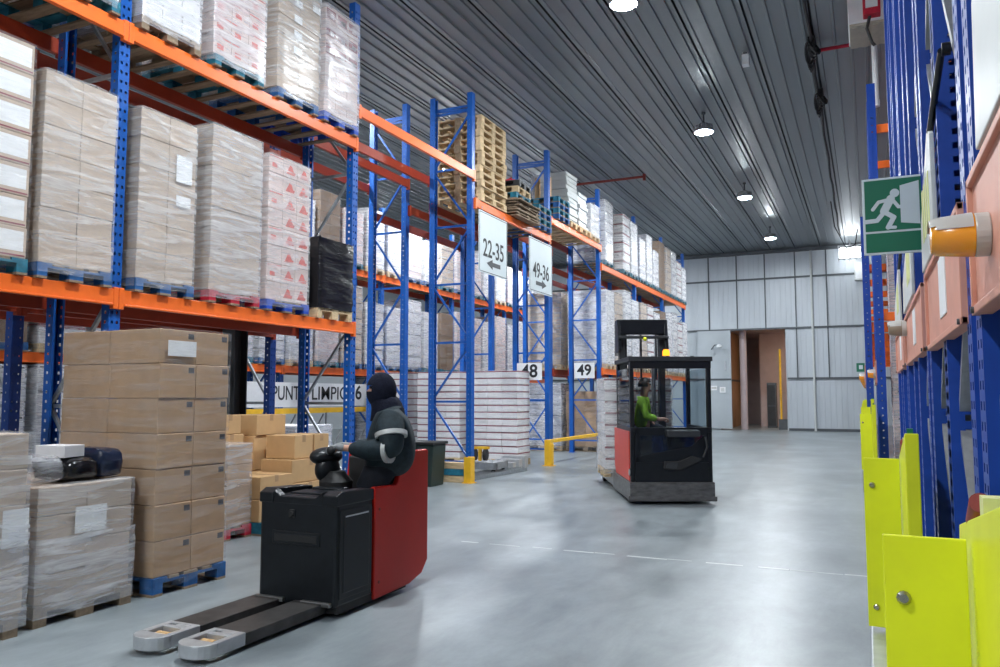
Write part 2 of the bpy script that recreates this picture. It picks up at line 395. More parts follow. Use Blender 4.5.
# worn painted line across the floor
mb = MB(); random.seed(3); xx = -4.15
while xx < 0:
    L = random.uniform(.12, .5); wd = random.uniform(.007, .022); yy = 7.9 + random.uniform(-.012, .012)
    mb.box(xx, xx + L, yy - wd, yy + wd, 0, .0015); xx += L + random.choice((.0, .01, .03, .14))
struct(mb.build('floor_line', 'palegrey'))

# ------------------------------------------------------------------ lamps
LAMP_X = -3.48
def lamp(xx, yy, label, group=None, zz=8.12, lens='lens'):
    t = thing('ceiling_lamp', label, 'lamp', (xx, yy, zz), group=group)
    MB().lathe([(.10, .20), (.15, .16), (.16, .08), (.235, .05), (.25, .0), (.235, -.02)]).build('housing', 'silver', t, smooth=True)
    mb = MB()
    for k in range(16):
        a = k*math.pi/8; mb.cbox((.185*math.cos(a), .185*math.sin(a), .1), (.09, .012, .1), rot=Matrix.Rotation(a, 4, 'Z'))
    MB.build(mb, 'cooling_fins', 'silver', t)
    MB().cyl((0, 0, .2), (0, 0, ZC - zz), .018).cyl((0, 0, ZC - zz - .04), (0, 0, ZC - zz), .05).build('hanging_rod', 'seam', t)
    MB().lathe([(.215, -.021), (.20, -.034), (.10, -.04)]).build('lens', lens, t)
M['lens_dim'] = emis('dim_lamp_lens', (.90, .96, 1.0), 420.)
for i, yy in enumerate((12.35, 19.4, 26.5, 33.9)):
    lamp(LAMP_X, yy, 'round silver high-bay lamp over the aisle, %s of the row from the nearest' % ORD[i], 'lamps over the main aisle')
for yy in (-8.6, -1.6, 5.4): lamp(LAMP_X, yy, 'round silver high-bay lamp over the aisle, above or behind the viewer', 'lamps behind the viewer')
for xx in (-10.75, -17.5):
    for yy in (-5., 3., 12.35, 19.4, 26.5, 33.9): lamp(xx, yy, 'round silver high-bay lamp over an aisle behind the racking', 'lamps over the hidden aisles', lens='lens' if xx > -12 and yy > 10 else 'lens_dim')
for yy in (11.4, 28.): lamp(4.5, yy, 'round silver high-bay lamp above the mobile racking', 'lamps above the mobile racking', lens='lens_dim')
# warm light of the corridor
t = thing('ceiling_lamp', 'warm corridor lamp hidden behind the end wall beside the opening', 'lamp', (-2.45, YF + 2.4, 4.95))
MB().box(-.6, .6, -.12, .12, 0, .06).build('housing', 'white', t)
M['lens_warm'] = emis('warm_lens', (1., .80, .58), 110.)
MB().box(-.55, .55, -.1, .1, -.015, 0).build('lens', 'lens_warm', t)

# things on the ceiling
mb = MB(); pts = [(-.76 - .02*math.sin(k*1.7) - .006*k, 9 + k*1.1, ZC - .06 - .05*abs(math.sin(k*1.3))) for k in range(26)]
mb.tube(pts, .028)
tag(mb.build('power_cable', 'blackrough', smooth=True), 'long black cable clipped along the ceiling beside the red pipe', 'cable')
for i, (yy, lab) in enumerate(((16.3, 'tangled black coil of cable hanging from the ceiling, level with the red pipe'), (19.2, 'tangled black coil of cable hanging from the ceiling, beyond the red pipe'))):
    mb = MB()
    for k in range(4):
        a0 = k*.5; mb.tube([(-.78 + .13*math.cos(t + a0)*(1 - .12*k), yy + .33*math.sin(t)*(1 + .1*k) + .1*k, ZC - .24 + .12*math.sin(t*2 + k)) for t in [j*math.pi/9 for j in range(19)]], .022)
    mb.box(-.85, -.72, yy - .25, yy + .3, ZC - .2, ZC)
    tag(mb.build('cable_coil', 'blackrough', smooth=True), lab, 'cable')
mb = MB(); mb.tube([(-1.0, 30, ZC - .1), (-.95, 31.5, ZC - .7), (-.6, 33, ZC - 1.3), (-.3, 34.5, ZC - .9), (-.2, 35.5, ZC - .1)], .02)
tag(mb.build('hanging_cable', 'blackrough', smooth=True), 'thin black cable looping down from the ceiling near the end wall', 'cable')
tag(MB().cyl((-.68, 16.56, ZC - .1), (.6, 16.56, ZC - .1), .035).build('sprinkler_pipe', 'pal_red', smooth=True), 'short red pipe under the ceiling beside the evaporator', 'pipe')
tag(MB().cyl((-9.5, 24.1, ZC - .08), (-6.2, 24.1, ZC - .08), .04).cyl((-6.2, 24.1, ZC - .2), (-6.2, 24.1, ZC), .05).build('sprinkler_pipe', 'cap', smooth=True), 'dark red pipe under the ceiling above the wrapped loads', 'pipe')
tag(MB().box(-2.12, -1.98, 16.2, 16.36, ZC - .28, ZC - .06).box(-2.1, -2.0, 16.22, 16.34, ZC - .06, ZC, 1).build('ceiling_sensor', ['white', 'seam'], bevel=.01), 'small white sensor on the ceiling between lamp and cable', 'sensor')
t = thing('evaporator_unit', 'white air cooler with beige underside hung at the ceiling', 'air cooler', (.53, 14.1, 7.55))
MB().box(-.64, .9, 0, .95, .28, 1.0).build('casing', 'white', t, bevel=.015)
mb = MB().box(-.62, .88, .02, .93, .24, .28)
for k in range(9): mb.box(-.6 + k*.165, -.5 + k*.165, .05, .9, .22, .24)
mb.build('drip_tray', 'beige', t)
MB().cyl((-.3, .1, 1.0), (-.3, .1, ZC - 7.55), .02).cyl((.5, .1, 1.0), (.5, .1, ZC - 7.55), .02).build('hanger', 'seam', t)
t = thing('alarm_box', 'red and white alarm box hanging in front of the air cooler', 'alarm', (.22, 13.75, 7.6))
MB().box(-.1, .16, 0, .2, .2, .55).build('casing', 'pal_red', t, bevel=.01)
MB().box(-.06, .12, -.01, 0, .3, .5).build('front_plate', 'white', t)
MB().tube([(0, .1, .2), (-.05, .1, 0), (.02, .1, -.25), (.06, .12, -.3)], .025).build('cable', 'blackrough', t)
t = thing('hanging_floodlight', 'bright white floodlight frame hanging by the end wall top', 'lamp', (-.55, 38.3, 8.0))
M['flood'] = emis('floodlight_lens', (.9, .96, 1.), 22.)
mb = MB()
for k in range(5): mb.box(-.5 + k*.24, -.47 + k*.24, -.2, .2, -.3, .35)
mb.box(-.5, .5, -.2, -.17, -.3, -.26).box(-.5, .5, -.2, -.17, .3, .35).cyl((0, 0, .3), (0, 0, .6), .03)
mb.build('cage', 'silver', t); MB().box(-.42, .42, -.05, .05, -.2, .24).build('lens', 'flood', t)

# ------------------------------------------------------------------ racking
_cache = {}
def post_mesh(name, mk, H=7.6, wy=.13, dx=.11, pitch=.10, hole=.034):
    """upright: channel with two columns of punched holes in the face and one in each flank"""
    key = (mk, H, wy, dx, pitch, hole)
    if key in _cache: return _cache[key]
    mb = MB(); n = int(H/pitch)
    def face(cols, P, sgn):
        zs = [0]
        for k in range(n): zs += [k*pitch + pitch*.33, k*pitch + pitch*.33 + hole*1.2]
        zs.append(H)
        for ci in range(len(cols) - 1):
            u0, u1, punched = cols[ci][0], cols[ci+1][0], cols[ci][1]
            if not punched: mb.quad([P(u0, 0), P(u1, 0), P(u1, H), P(u0, H)])
            else:
                for k in range(0, len(zs) - 1, 2): mb.quad([P(u0, zs[k]), P(u1, zs[k]), P(u1, zs[k+1]), P(u0, zs[k+1])])
    h = wy/2; hh = hole/2
    fx = lambda x: (lambda u, z: (x, u, z))
    fy = lambda y: (lambda u, z: (u, y, z))
    cols = [(-h, 0), (-.03 - hh, 1), (-.03 + hh, 0), (.03 - hh, 1), (.03 + hh, 0), (h, 0)]
    face(cols, fx(0), 1)
    sc_ = [(-dx, 0), (-dx*.5 - hh, 1), (-dx*.5 + hh, 0), (0, 0)]
    face(sc_, fy(-h), 1); face(sc_, fy(h), 1)
    mb.quad([(-dx, -h, 0), (-dx, -h + .03, 0), (-dx, -h + .03, H), (-dx, -h, H)]); mb.quad([(-dx, h - .03, 0), (-dx, h, 0), (-dx, h, H), (-dx, h - .03, H)])
    mb.box(-dx - .03, .03, -h - .02, h + .02, 0, .012)
    me = mb.mesh(name, mk); _cache[key] = me; return me

def beam(parent, x, y0, y1, ztop, mk, face=1, h=.165):
    a, b = (.002, .052) if face > 0 else (-.052, -.002)
    mb = MB().box(a, b, y0 + .008, y1 - .008, ztop - h, ztop)
    mb.box(b, b + .010, y0 + .07, y1 - .07, ztop - h, ztop - h + .022) if face > 0 else mb.box(a - .010, a, y0 + .07, y1 - .07, ztop - h, ztop - h + .022)
    for p, q in ((y0 + .003, y0 + .062), (y1 - .062, y1 - .003)):      # end connectors
        mb.box(a - .004, b + .004, p, q, ztop - h - .035, ztop + .02)
    mb.build('beam', mk, parent, (x, 0, 0), bevel=.006)

def rack(name, label, xf, xr, ys, beams, post='blue', brace='blue', H=7.6, cross=True, rear_mat='shaded_orange', front_mat='orange', step=1.15, hole=.016):
    t = thing(name, label, 'pallet rack', (xf, ys[0], 0))
    L = lambda p: (p[0] - xf, p[1] - ys[0], p[2])
    for yy in ys:
        fl = (0, 0, 0 if xf > xr else math.pi); sg = 1 if xf > xr else -1
        link('upright_post', post_mesh('upright_post', post, H, hole=hole), t, L((xf, yy, 0)), fl)
        link('upright_post', post_mesh('upright_post', post, H, hole=hole), t, L((xr, yy, 0)), (0, 0, math.pi - fl[2]))
        if cross:
            z = .35; k = 0
            mb = MB()
            a, b = xf - .06*sg, xr + .06*sg
            while z < H - .2:
                mb.bar(L((a, yy, z)), L((b, yy, z)), .035, .04)
                z1 = min(z + step, H - .25)
                s, e = ((a, b), (b, a))[k % 2]
                mb.bar(L((s, yy, z + .03)), L((e, yy, z1 - .03)), .035, .035)
                z = z1; k += 1
                if z >= H - .3: break
            mb.bar(L((a, yy, H - .25)), L((b, yy, H - .25)), .035, .04)
            mb.build('frame_bracing', brace, t)
    for y0, y1, levels in beams:
        for z in levels:
            beam(t, 0, y0 - ys[0], y1 - ys[0], z, front_mat, 1 if xf > xr else -1)
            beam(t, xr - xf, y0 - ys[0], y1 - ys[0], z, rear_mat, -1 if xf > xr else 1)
    return t
ZL, ZU, ZT, ZF = 2.68, 5.47, 6.0, 5.42
YA = (1.5, 5.57, 9.66); Y13, Y17, Y21 = 13.58, 17.65, 21.65
YC = (21.65, 25.5, 29.35, 33.15)
rack('pallet_rack', 'blue and orange pallet rack nearest the viewer, stacked with brown cartons', -6.9, -7.85, YA,
     [(1.5, 5.57, (ZL, ZU)), (5.57, 9.66, (ZL, ZU)), (9.66, Y13, (ZT,))], brace='galv', hole=.026)
rack('pallet_rack', 'blue and orange rack standing back to back behind the nearest rack', -9.3, -8.4, YA,
     [(1.5, 5.57, (ZL, ZU)), (5.57, 9.66, (ZL, ZU)), (9.66, Y13, (ZT,))], brace='galv', post='navy', front_mat='shaded_orange')
rack('pallet_rack', 'blue rack in the middle of the row, carrying the hanging aisle signs', -6.9, -7.85, (Y13, Y17),
     [(Y13, Y17, (ZU,)), (Y17, Y21, (5.95,))])
rack('pallet_rack', 'blue rack backing onto the middle rack with the aisle signs', -9.3, -8.4, (Y13, Y17),
     [(Y13, Y17, (ZU,)), (Y17, Y21, (5.95,))], front_mat='shaded_orange')
rack('pallet_rack', 'blue and orange rack farthest along the aisle, full of white wrapped loads', -6.9, -7.85, YC,
     [(YC[i], YC[i+1], (2.4, ZF)) for i in range(3)])
rack('pallet_rack', 'blue rack backing onto the farthest rack of white loads', -9.3, -8.4, YC,
     [(YC[i], YC[i+1], (2.4, ZF)) for i in range(3)], front_mat='shaded_orange')
YD = tuple(6.0 + 4.05*k for k in range(7))
rack('pallet_rack', 'rack beyond the cross passage, seen between the blue uprights', -12.0, -13.0, YD,
     [(YD[i], YD[i+1], (2.3, 4.9)) for i in range(6)], H=6.8)

# ------------------------------------------------------------------ pallets and loads
def pallet_mesh(mk, length=1.2, width=.8):
    key = ('pallet', mk, length, width)
    if key in _cache: return _cache[key]
    mb = MB(); a, b = length/2, width/2
    for yy, wd, m in ((-b + .0725, .145, 0), (-b/2 + .02, .10, 1), (0, .145, 1), (b/2 - .02, .10, 1), (b - .0725, .145, 0)):
        mb.box(-a, a, yy - wd/2, yy + wd/2, .122, .144, m)
    for xx in (-a + .0725, 0, a - .0725): mb.box(xx - .0725, xx + .0725, -b, b, .10, .122, 0 if xx else 1)
    for yy, wd, m in ((-b + .05, .10, 1), (0, .145, 1), (b - .05, .10, 1)):
        mb.box(-a, a, yy - wd/2, yy + wd/2, 0, .022, m)
        for xx in (-a + .0725, 0, a - .0725): mb.box(xx - .0725, xx + .0725, yy - wd/2, yy + wd/2, .022, .10, 0)
    me = mb.mesh('pallet', [mk, 'wood_old' if mk not in ('wood', 'charcoal') else mk]); _cache[key] = me; return me

def carton_mesh(dx, dy, dz, mk, style):
    key = ('carton', round(dx, 3), round(dy, 3), round(dz, 3), mk, style)
    if key in _cache: return _cache[key]
    mb = MB().box(-dx/2 + .002, dx/2 - .002, -dy/2 + .002, dy/2 - .002, .001, dz - .002)
    bmesh.ops.recalc_face_normals(mb.bm, faces=mb.bm.faces[:])
    bmesh.ops.bevel(mb.bm, geom=mb.bm.edges[:], offset=.007, segments=2, affect='EDGES', profile=.5)
    mats = [mk]
    def fr(y0, y1, z0, z1, m): mb.box(dx/2 - .003, dx/2 - .0008, y0, y1, z0, z1, m)
    def sd(x0, x1, z0, z1, m): mb.box(x0, x1, -dy/2 + .0008, -dy/2 + .003, z0, z1, m)
    if style == 'panel':
        mats += ['paper', 'maroon']; fr(-dy*.42, dy*.42, dz*.22, dz*.86, 1); fr(-dy*.46, dy*.46, dz*.06, dz*.11, 2)
    elif style == 'triangle':
        mats += ['redprint', 'darkprint']
        mb.prism([(-dy*.30, dz*.2), (dy*.34, dz*.2), (dy*.12, dz*.66), (-dy*.02, dz*.74)], 'x', dx/2 - .003, dx/2 - .0006, 1)
        fr(dy*.1, dy*.36, dz*.28, dz*.38, 1)
    elif style == 'redline':
        mats += ['redprint']; fr(-dy*.47, dy*.47, dz*.86, dz*.93, 1); fr(-dy*.3, dy*.05, dz*.3, dz*.55, 1)
    elif style == 'edge':
        mats += ['maroon', 'paper']; fr(-dy*.49, dy*.49, dz*.80, dz*.97, 1); sd(-dx*.49, dx*.49, dz*.80, dz*.97, 1)
    elif style == 'stripe':
        mats += ['darkprint']; fr(-dy*.45, dy*.45, dz*.86, dz*.93, 1); sd(-dx*.45, dx*.45, dz*.86, dz*.93, 1)
    elif style == 'code':
        mats += ['darkprint']; fr(dy*.28, dy*.44, dz*.74, dz*.9, 1)
    elif style == 'tape':
        mats += ['tape']; mb.box(-dx/2, dx/2, -.03, .03, dz - .003, dz - .001, 1); fr(-.03, .03, dz*.7, dz, 1)
    elif style == 'photo':
        mats += ['maroon', 'paper']; fr(-dy*.4, dy*.4, dz*.25, dz*.8, 1); fr(-dy*.1, dy*.25, dz*.35, dz*.6, 2)
    me = mb.mesh('carton', mats); _cache[key] = me; return me

def film_mesh(d, wd, z0, z1, seed, mk, sag=0., amp=.006, top=.10):
    rnd = random.Random(seed); mb = MB()
    per = []; r = .03; hx, hy = d/2, wd/2
    nx, ny = max(6, int(d/.09)), max(6, int(wd/.09))
    for i in range(nx): per.append((-hx + r + (d - 2*r)*i/nx, -hy, 0, -1))
    per.append((hx - r*.4, -hy + r*.4, .7, -.7))
    for i in range(ny): per.append((hx, -hy + r + (wd - 2*r)*i/ny, 1, 0))
    per.append((hx - r*.4, hy - r*.4, .7, .7))
    for i in range(nx): per.append((hx - r - (d - 2*r)*i/nx, hy, 0, 1))
    per.append((-hx + r*.4, hy - r*.4, -.7, .7))
    for i in range(ny): per.append((-hx, hy - r - (wd - 2*r)*i/ny, -1, 0))
    per.append((-hx + r*.4, -hy + r*.4, -.7, -.7))
    rows = max(8, int((z1 - z0)/.055)); rings = []; off = rnd.uniform(0, 50)
    for k in range(rows + 1):
        z = z0 + (z1 - z0)*k/rows; ring = []
        for (px, py, nx_, ny_) in per:
            q = noise.noise(Vector((px*2.2 + off, py*2.2, z*13 + px*1.5 + py*1.2)))
            q2 = noise.noise(Vector((px*1.3 + off, py*1.3 + 9, z*3)))
            o = amp*(1.0*q + .6*q2 + .9)
            ring.append(mb.bm.verts.new((px + nx_*o, py + ny_*o, z)))
        rings.append(ring)
    if top:
        for s_, dz in ((.985, .006), (1 - top*1.2, .008)):
            rings.append([mb.bm.verts.new((px*s_, py*s_, z1 + dz + .008*noise.noise(Vector((px*5, py*5, off))))) for (px, py, _, _) in per])
    n = len(per)
    for A, B in zip(rings, rings[1:]):
        for i in range(n): mb.bm.faces.new((A[i], A[(i+1) % n], B[(i+1) % n], B[i]))
    return mb.mesh('stretch_film', mk, smooth=True)

def load(label, front, y0, y1, z, h, layers, ny, nx, cm, pm, style=None, film='film', depth=1.2, cat='pallet load', group=None, style2=None,
         labels=(), seed=None, jit=.006, film_z=(0, 1), amp=.006, rz=0, name='wrapped_pallet_load', pal=True, top=.10, drop=(), solid=True):
    """pallet + cartons + stretch film; local x: +depth/2 is the aisle face"""
    wd = y1 - y0; seed = seed if seed is not None else int((y0*97 + z*31 + front*11)*10)
    rnd = random.Random(seed)
    t = thing(name, label, cat, (front - depth/2, (y0 + y1)/2, z), rz, group)
    zb = 0
    if pal:
        link('pallet', pallet_mesh(pm, 1.2 if depth > 1 else depth, min(wd, .82)), t); zb = .146
    d2, w2 = depth - .03, wd - .02
    cx, cy, cz = d2/nx, w2/ny, (h - zb)/layers
    for k in range(layers):
        jx, jy = rnd.uniform(-jit, jit), rnd.uniform(-jit, jit)
        for j in range(ny):
            for i in range(nx):
                if 0 < i < nx - 1 and 0 < j < ny - 1 and k < layers - 1: continue
                if (k, j) in drop: continue
                st = style2 if (style2 and (k >= layers - 3)) else style
                if style == 'triangle' and j == 0: st = 'redline' if k % 2 else None
                link('carton', carton_mesh(cx, cy, cz, cm, st), t, (-d2/2 + cx*(i + .5) + jx, -w2/2 + cy*(j + .5) + jy + rnd.uniform(-.002, .002), zb + cz*k),
                     (0, 0, rnd.uniform(-.006, .006)))
    for (yy, zz, lw, lh) in labels:     # paper labels on the aisle face
        MB().box(0, .002, yy - lw/2, yy + lw/2, zz - lh/2, zz + lh/2).build('paper_label', 'paper', t, (d2/2 + .016, 0, 0))
    if film:
        link('stretch_film', film_mesh(depth + .012, wd + .012, .06 + (h - .06)*film_z[0], h*film_z[1] + .004, seed, film, amp=amp, top=top), t)
    return t

# -- nearest rack, lower shelf
FX = -6.8
load('carton load with large white panels on the lower shelf, nearest the viewer', FX, 3.80, 4.57, ZL, 2.12, 7, 2, 2, 'card_grey', 'pal_teal', 'panel', 'film_thin', group='loads on the lower shelf')
load('tall grey-brown carton load on a blue pallet beside white-panel cartons, lower shelf', FX, 4.66, 5.45, ZL, 1.96, 7, 2, 2, 'card_grey', 'pal_blue', None, 'film', group='loads on the lower shelf')
load('brown carton load just past the first upright on a blue pallet, lower shelf', FX, 5.72, 6.50, ZL, 1.96, 6, 2, 2, 'card_grey', 'pal_blue', None, 'film', labels=((.2, 1.42, .22, .30), (.2, 1.06, .2, .12)), group='loads on the lower shelf')
load('shiny wrapped carton load on a red pallet, lower shelf', FX, 6.72, 7.56, ZL, 2.10, 8, 1, 2, 'card_grey', 'pal_red', None, 'film_milky', group='loads on the lower shelf')
load('pale carton load printed with red triangles on a blue pallet', FX, 7.68, 8.51, ZL, 2.02, 8, 3, 3, 'card_pink', 'pal_royal', 'triangle', 'film', group='loads on the lower shelf')
t = thing('wrapped_pallet_load', 'black film wrapped load on a pale wooden pallet at shelf end', 'pallet load', (FX - .6, 9.09, ZL), 0, 'loads on the lower shelf')
link('pallet', pallet_mesh('wood'), t)
mb = MB().box(-.57, .57, -.37, .37, .146, 1.05); bmesh.ops.subdivide_edges(mb.bm, edges=mb.bm.edges[:], cuts=2); mb.build('cargo_block', 'blackrough', t)
link('black_film', film_mesh(1.2, .80, .14, 1.12, 5, 'blackwrap', amp=.022, top=.8), t)
mb = MB()
for k in range(9):      # gathered crown of film on top
    a = k*.7; mb.tube([(.5 - k*.12, -.3 + .07*k, 1.10), (.5 - k*.12 + .04*math.sin(a), -.3 + .07*k + .05, 1.16 + .05*abs(math.sin(a*2))), (.47 - k*.12, -.22 + .07*k, 1.11)], .02, n=6)
mb.build('film_crown', 'blackwrap', t, smooth=True)
# -- nearest rack, upper shelf
load('pale wrapped load on a teal pallet high above the first upright, half out of view', FX, 4.62, 5.42, ZU, 1.7, 6, 2, 2, 'card_white', 'pal_teal', None, 'film_milky', group='loads on the upper shelf')
load('white wrapped load on a raw wooden pallet, upper shelf', FX, 5.68, 6.50, ZU, 1.9, 7, 3, 2, 'card_white', 'wood_old', None, 'film_milky', group='loads on the upper shelf')
load('white and pink carton load on a teal pallet, upper shelf', FX, 6.68, 7.57, ZU, 1.9, 7, 3, 2, 'card_pink', 'pal_teal', 'redline', 'film_milky', group='loads on the upper shelf')
load('brown carton load with small white labels on a blue pallet, upper shelf', FX, 7.78, 8.66, ZU, 1.9, 7, 2, 2, 'card_grey', 'pal_blue', None, 'film',
     labels=[(-.05, .75 + .22*k, .16, .10) for k in range(5)] + [(.33, 1.5 + .22*k, .16, .10) for k in range(2)], group='loads on the upper shelf')
load('bubbly wrapped load with reddish cartons on top, end of the upper shelf', FX, 8.76, 9.58, ZU, 1.72, 6, 3, 3, 'card_pink', 'pal_royal', None, 'film_milky', style2='photo', amp=.016, group='loads on the upper shelf')
# -- back row visible between things
BX = -8.18
load('grey cartons with white labels behind the black wrapped load', BX, 8.76, 9.16, ZL, 1.72, 6, 1, 2, 'card_dark', 'pal_blue', 'panel', 'film_thin', group='loads in the back row')
load('plain brown carton load behind and beside the black wrapped load', BX, 9.19, 9.60, ZL, 1.66, 3, 1, 2, 'card', 'wood', None, 'film_thin', group='loads in the back row')
for i, (a, b) in enumerate(((1.9, 2.7), (2.9, 3.7), (3.9, 4.7))):
    load('dim carton load on the back shelf, %s from the viewer' % ORD[i], BX, a, b, ZU, 1.5, 5, 2, 2, 'card_dark', 'wood_old', None, 'film_thin', group='loads in the back row')

# -- loads on the floor in front of the near rack
load('tall brown carton tower on a blue pallet on the floor', -5.22, 4.66, 5.45, 0, 2.16, 7, 2, 2, 'card', 'pal_blue', 'code', 'film_thin',
     labels=((-.17, 2.0, .3, .13),), group='loads standing on the floor')
t = load('low wrapped grey load on a wooden pallet with loose bags on top', -5.27, 3.70, 4.50, 0, .96, 4, 2, 2, 'card_grey', 'wood_old', None, 'film', labels=((.02, .70, .26, .19),), group='loads standing on the floor')
t3 = load('wrapped grey load at the edge of view with a white label, on the floor', -5.22, 2.70, 3.60, 0, 1.35, 5, 2, 2, 'card_grey', 'wood_old', None, 'film', labels=((.36, .72, .18, .25),), amp=.01, group='loads standing on the floor')
link('stretch_film', film_mesh(1.23, .925, .06, .78, 78, 'film_milky', amp=.012, top=0), t3)
def soft_bag(name, label, c, d, mk, seed, mats2=None, group=None):
    mb = MB(); bmesh.ops.create_icosphere(mb.bm, subdivisions=3, radius=1)
    for v in mb.bm.verts:
        p = v.co.copy(); q = Vector([math.copysign(abs(k)**.45, k) for k in p])
        n = noise.noise(q*2.3 + Vector((seed, 0, 0)))
        v.co = Vector((q.x*d[0]/2, q.y*d[1]/2, q.z*d[2]/2 + d[2]/2))*(1 + .09*n)
        v.co.z = max(0, v.co.z)
    o = mb.build(name, mk, None, c, smooth=True)
    return tag(o, label, 'bag', group)
link('stretch_film', film_mesh(1.225, .825, .06, .60, 77, 'film_milky', amp=.010, top=0), t)
soft_bag('plastic_bag', 'crumpled clear-white bag at the near end of the low wrapped load', (-5.58, 3.85, .972), (.46, .26, .20), 'film_milky', 3)
soft_bag('plastic_bag', 'dark wrapped bundle in the middle of the low wrapped load', (-5.56, 4.11, .972), (.46, .30, .17), 'blackwrap', 9)
soft_bag('plastic_bag', 'dark blue plastic bag beside the carton tower on the low load', (-5.56, 4.36, .972), (.44, .22, .23), 'bluewrap', 14)
tag(MB().box(-.13, .13, -.1, .1, 0, .09).build('small_carton', 'card_white', None, (-5.56, 4.06, 1.145), (0, 0, .2), bevel=.004), 'small white carton lying on the dark bundle', 'carton')

# -- loose kraft boxes on pallets behind
load('low wrapped stack on a red pallet behind the carton tower', -6.50, 6.38, 7.17, 0, 1.06, 4, 2, 2, 'card', 'pal_red', None, 'film', top=.5, group='pallets under the near rack')
tag(link('pallet', pallet_mesh('pal_teal'), None, (-6.98, 7.60, 0)), 'teal pallet on the floor carrying loose kraft boxes', 'pallet')
tag(link('pallet', pallet_mesh('wood_old'), None, (-6.98, 8.44, 0)), 'bare wooden pallet behind the teal pallet under kraft boxes', 'pallet')
kb = 0
def kraft(x, y, z, d, label, rz=0.):
    o = link('cardboard_box', carton_mesh(d[0], d[1], d[2]*.87, 'kraft', 'tape'), None, (x, y - (.02 if x > -6.71 else .20), P0 + (z - P0)*.87), (0, 0, rz))
    return tag(o, label, 'box', 'kraft boxes under the near rack')
P0 = .145
kraft(-6.70, 7.52, P0, (.55, .58, .30), 'kraft box at the bottom front of the pile, on the teal pallet')
kraft(-6.70, 7.52, P0 + .302, (.55, .58, .30), 'kraft box second from the floor at the front of the pile', .02)
kraft(-6.72, 8.36, P0, (.55, .70, .44), 'wide kraft box low at the far side of the pile')
kraft(-7.28, 7.74, P0, (.55, .70, .60), 'kraft box low at the back of the pile')
kraft(-7.30, 8.48, P0, (.55, .72, .60), 'kraft box low in the back far corner of the pile')
kraft(-6.72, 8.40, P0 + .442, (.5, .74, .33), 'long kraft box in the middle of the far side of the pile')
kraft(-7.26, 7.68, P0 + .602, (.5, .52, .26), 'kraft box in the middle of the pile above the front pair', .03)
kraft(-6.74, 8.30, P0 + .774, (.46, .36, .34), 'square kraft box near the top of the pile, nearer of two')
kraft(-6.74, 8.66, P0 + .774, (.46, .30, .34), 'square kraft box near the top of the pile, farther of two')
kraft(-7.28, 7.60, P0 + .864, (.48, .40, .28), 'kraft box in the upper back of the pile')
kraft(-7.30, 8.30, P0 + .602, (.48, .6, .50), 'large kraft box hidden behind the upper pair')
kraft(-7.28, 8.30, P0 + 1.104, (.48, .55, .30), 'topmost kraft box of the pile, in front of the blue upright')
kraft(-7.26, 7.58, P0 + 1.146, (.42, .36, .27), 'small kraft box topping the near side of the pile beside the dark column')
load('white wrapped low load on the floor behind the kraft boxes', -9.6, 11.7, 12.8, 0, 1.05, 4, 2, 2, 'card_white', 'wood_old', None, 'film_milky', group='pallets under the near rack')
t = thing('steel_column', 'dark steel column standing behind the carton tower', 'column', (-8.15, 8.58, 0))
MB().box(-.115, .115, -.13, -.11, .02, ZC).box(-.115, .115, .11, .13, .02, ZC).box(-.01, .01, -.11, .11, .02, ZC).build('shaft', 'charcoal', t)
MB().box(-.125, .125, -.14, .14, 0, .02).build('base_plate', 'charcoal', t)

# -- middle rack: stack of empty pallets, boards, floor loads
for k in range(12):
    rnd = random.Random(k)
    o = link('pallet', pallet_mesh('wood', 1.2, 1.05), None, (-7.36 + rnd.uniform(-.02, .02), 14.38 + rnd.uniform(-.02, .02), ZU + .005 + .146*k), (0, 0, R(90) + rnd.uniform(-.015, .015)))
    tag(o, 'bare wooden pallet in the tall stack on the middle rack, number %s from the shelf' % ORD[k], 'pallet', 'stack of empty pallets on the middle rack')
for k in range(7):
    rnd = random.Random(k + 40)
    T = Matrix.Rotation(.02*k, 4, 'X')
    mb = MB()
    for q in range(8): mb.box(-.72 + .18*q, -.56 + .18*q, -.62, .62, 0, .022)
    for yy in (-.5, 0, .5): mb.box(-.72, .70, yy - .05, yy + .05, .022, .05)
    o = mb.build('board_panel', 'wood_old', None, (-7.36 + rnd.uniform(-.05, .05), 15.85 + rnd.uniform(-.04, .04), ZU + .005 + .056*k), (.0, 0, rnd.uniform(-.05, .05)))
    tag(o, 'flat wooden board panel beside the tall pallet stack, %s from the shelf' % ORD[k], 'board', 'stacked boards on the middle rack')
for k, (mk, lab) in enumerate((('pal_teal', 'teal pallet lying on top of the stacked boards'), ('wood', 'bare wooden pallet on the teal pallet above the stacked boards'), ('charcoal', 'dark pallet topping the boards and pallets on the middle rack'))):
    tag(link('pallet', pallet_mesh(mk), None, (-7.36, 15.75 + .03*k, ZU + .405 + .146*k), (0, 0, .04*k)), lab, 'pallet')
mb = MB()
for k in range(10): mb.tube([(-.4 + .08*k, -.2 + .04*(k % 4), .02), (-.35 + .08*k, 0, .08 + .02*(k % 3)), (-.3 + .08*k, .25, .02)], .022, n=6)
tag(mb.build('strap_bundle', 'pal_red', None, (-7.36, 15.75, ZU + .846), smooth=True), 'tangle of red straps on the dark top pallet', 'straps')
for k in range(4):
    tag(link('pallet', pallet_mesh('pal_teal' if k % 2 else 'pal_blue'), None, (-7.38, 17.1, ZU + .005 + .146*k)), '%s pallet in the short stack beside the boards, %s from the shelf' % ('teal' if k % 2 else 'blue', ORD[k]), 'pallet', 'short stack of blue pallets')
for i, a in enumerate((-7.35, -8.85, -10.35)):
    load('white carton load with dark edged layers on the passage floor, %s' % ('nearest the aisle', 'middle of three', 'deepest of three')[i], a, 16.75, 17.5, 0, 2.2, 13, 2, 3, 'card_white', 'wood', 'edge', 'film_thin', group='white loads at the middle rack', jit=.012)
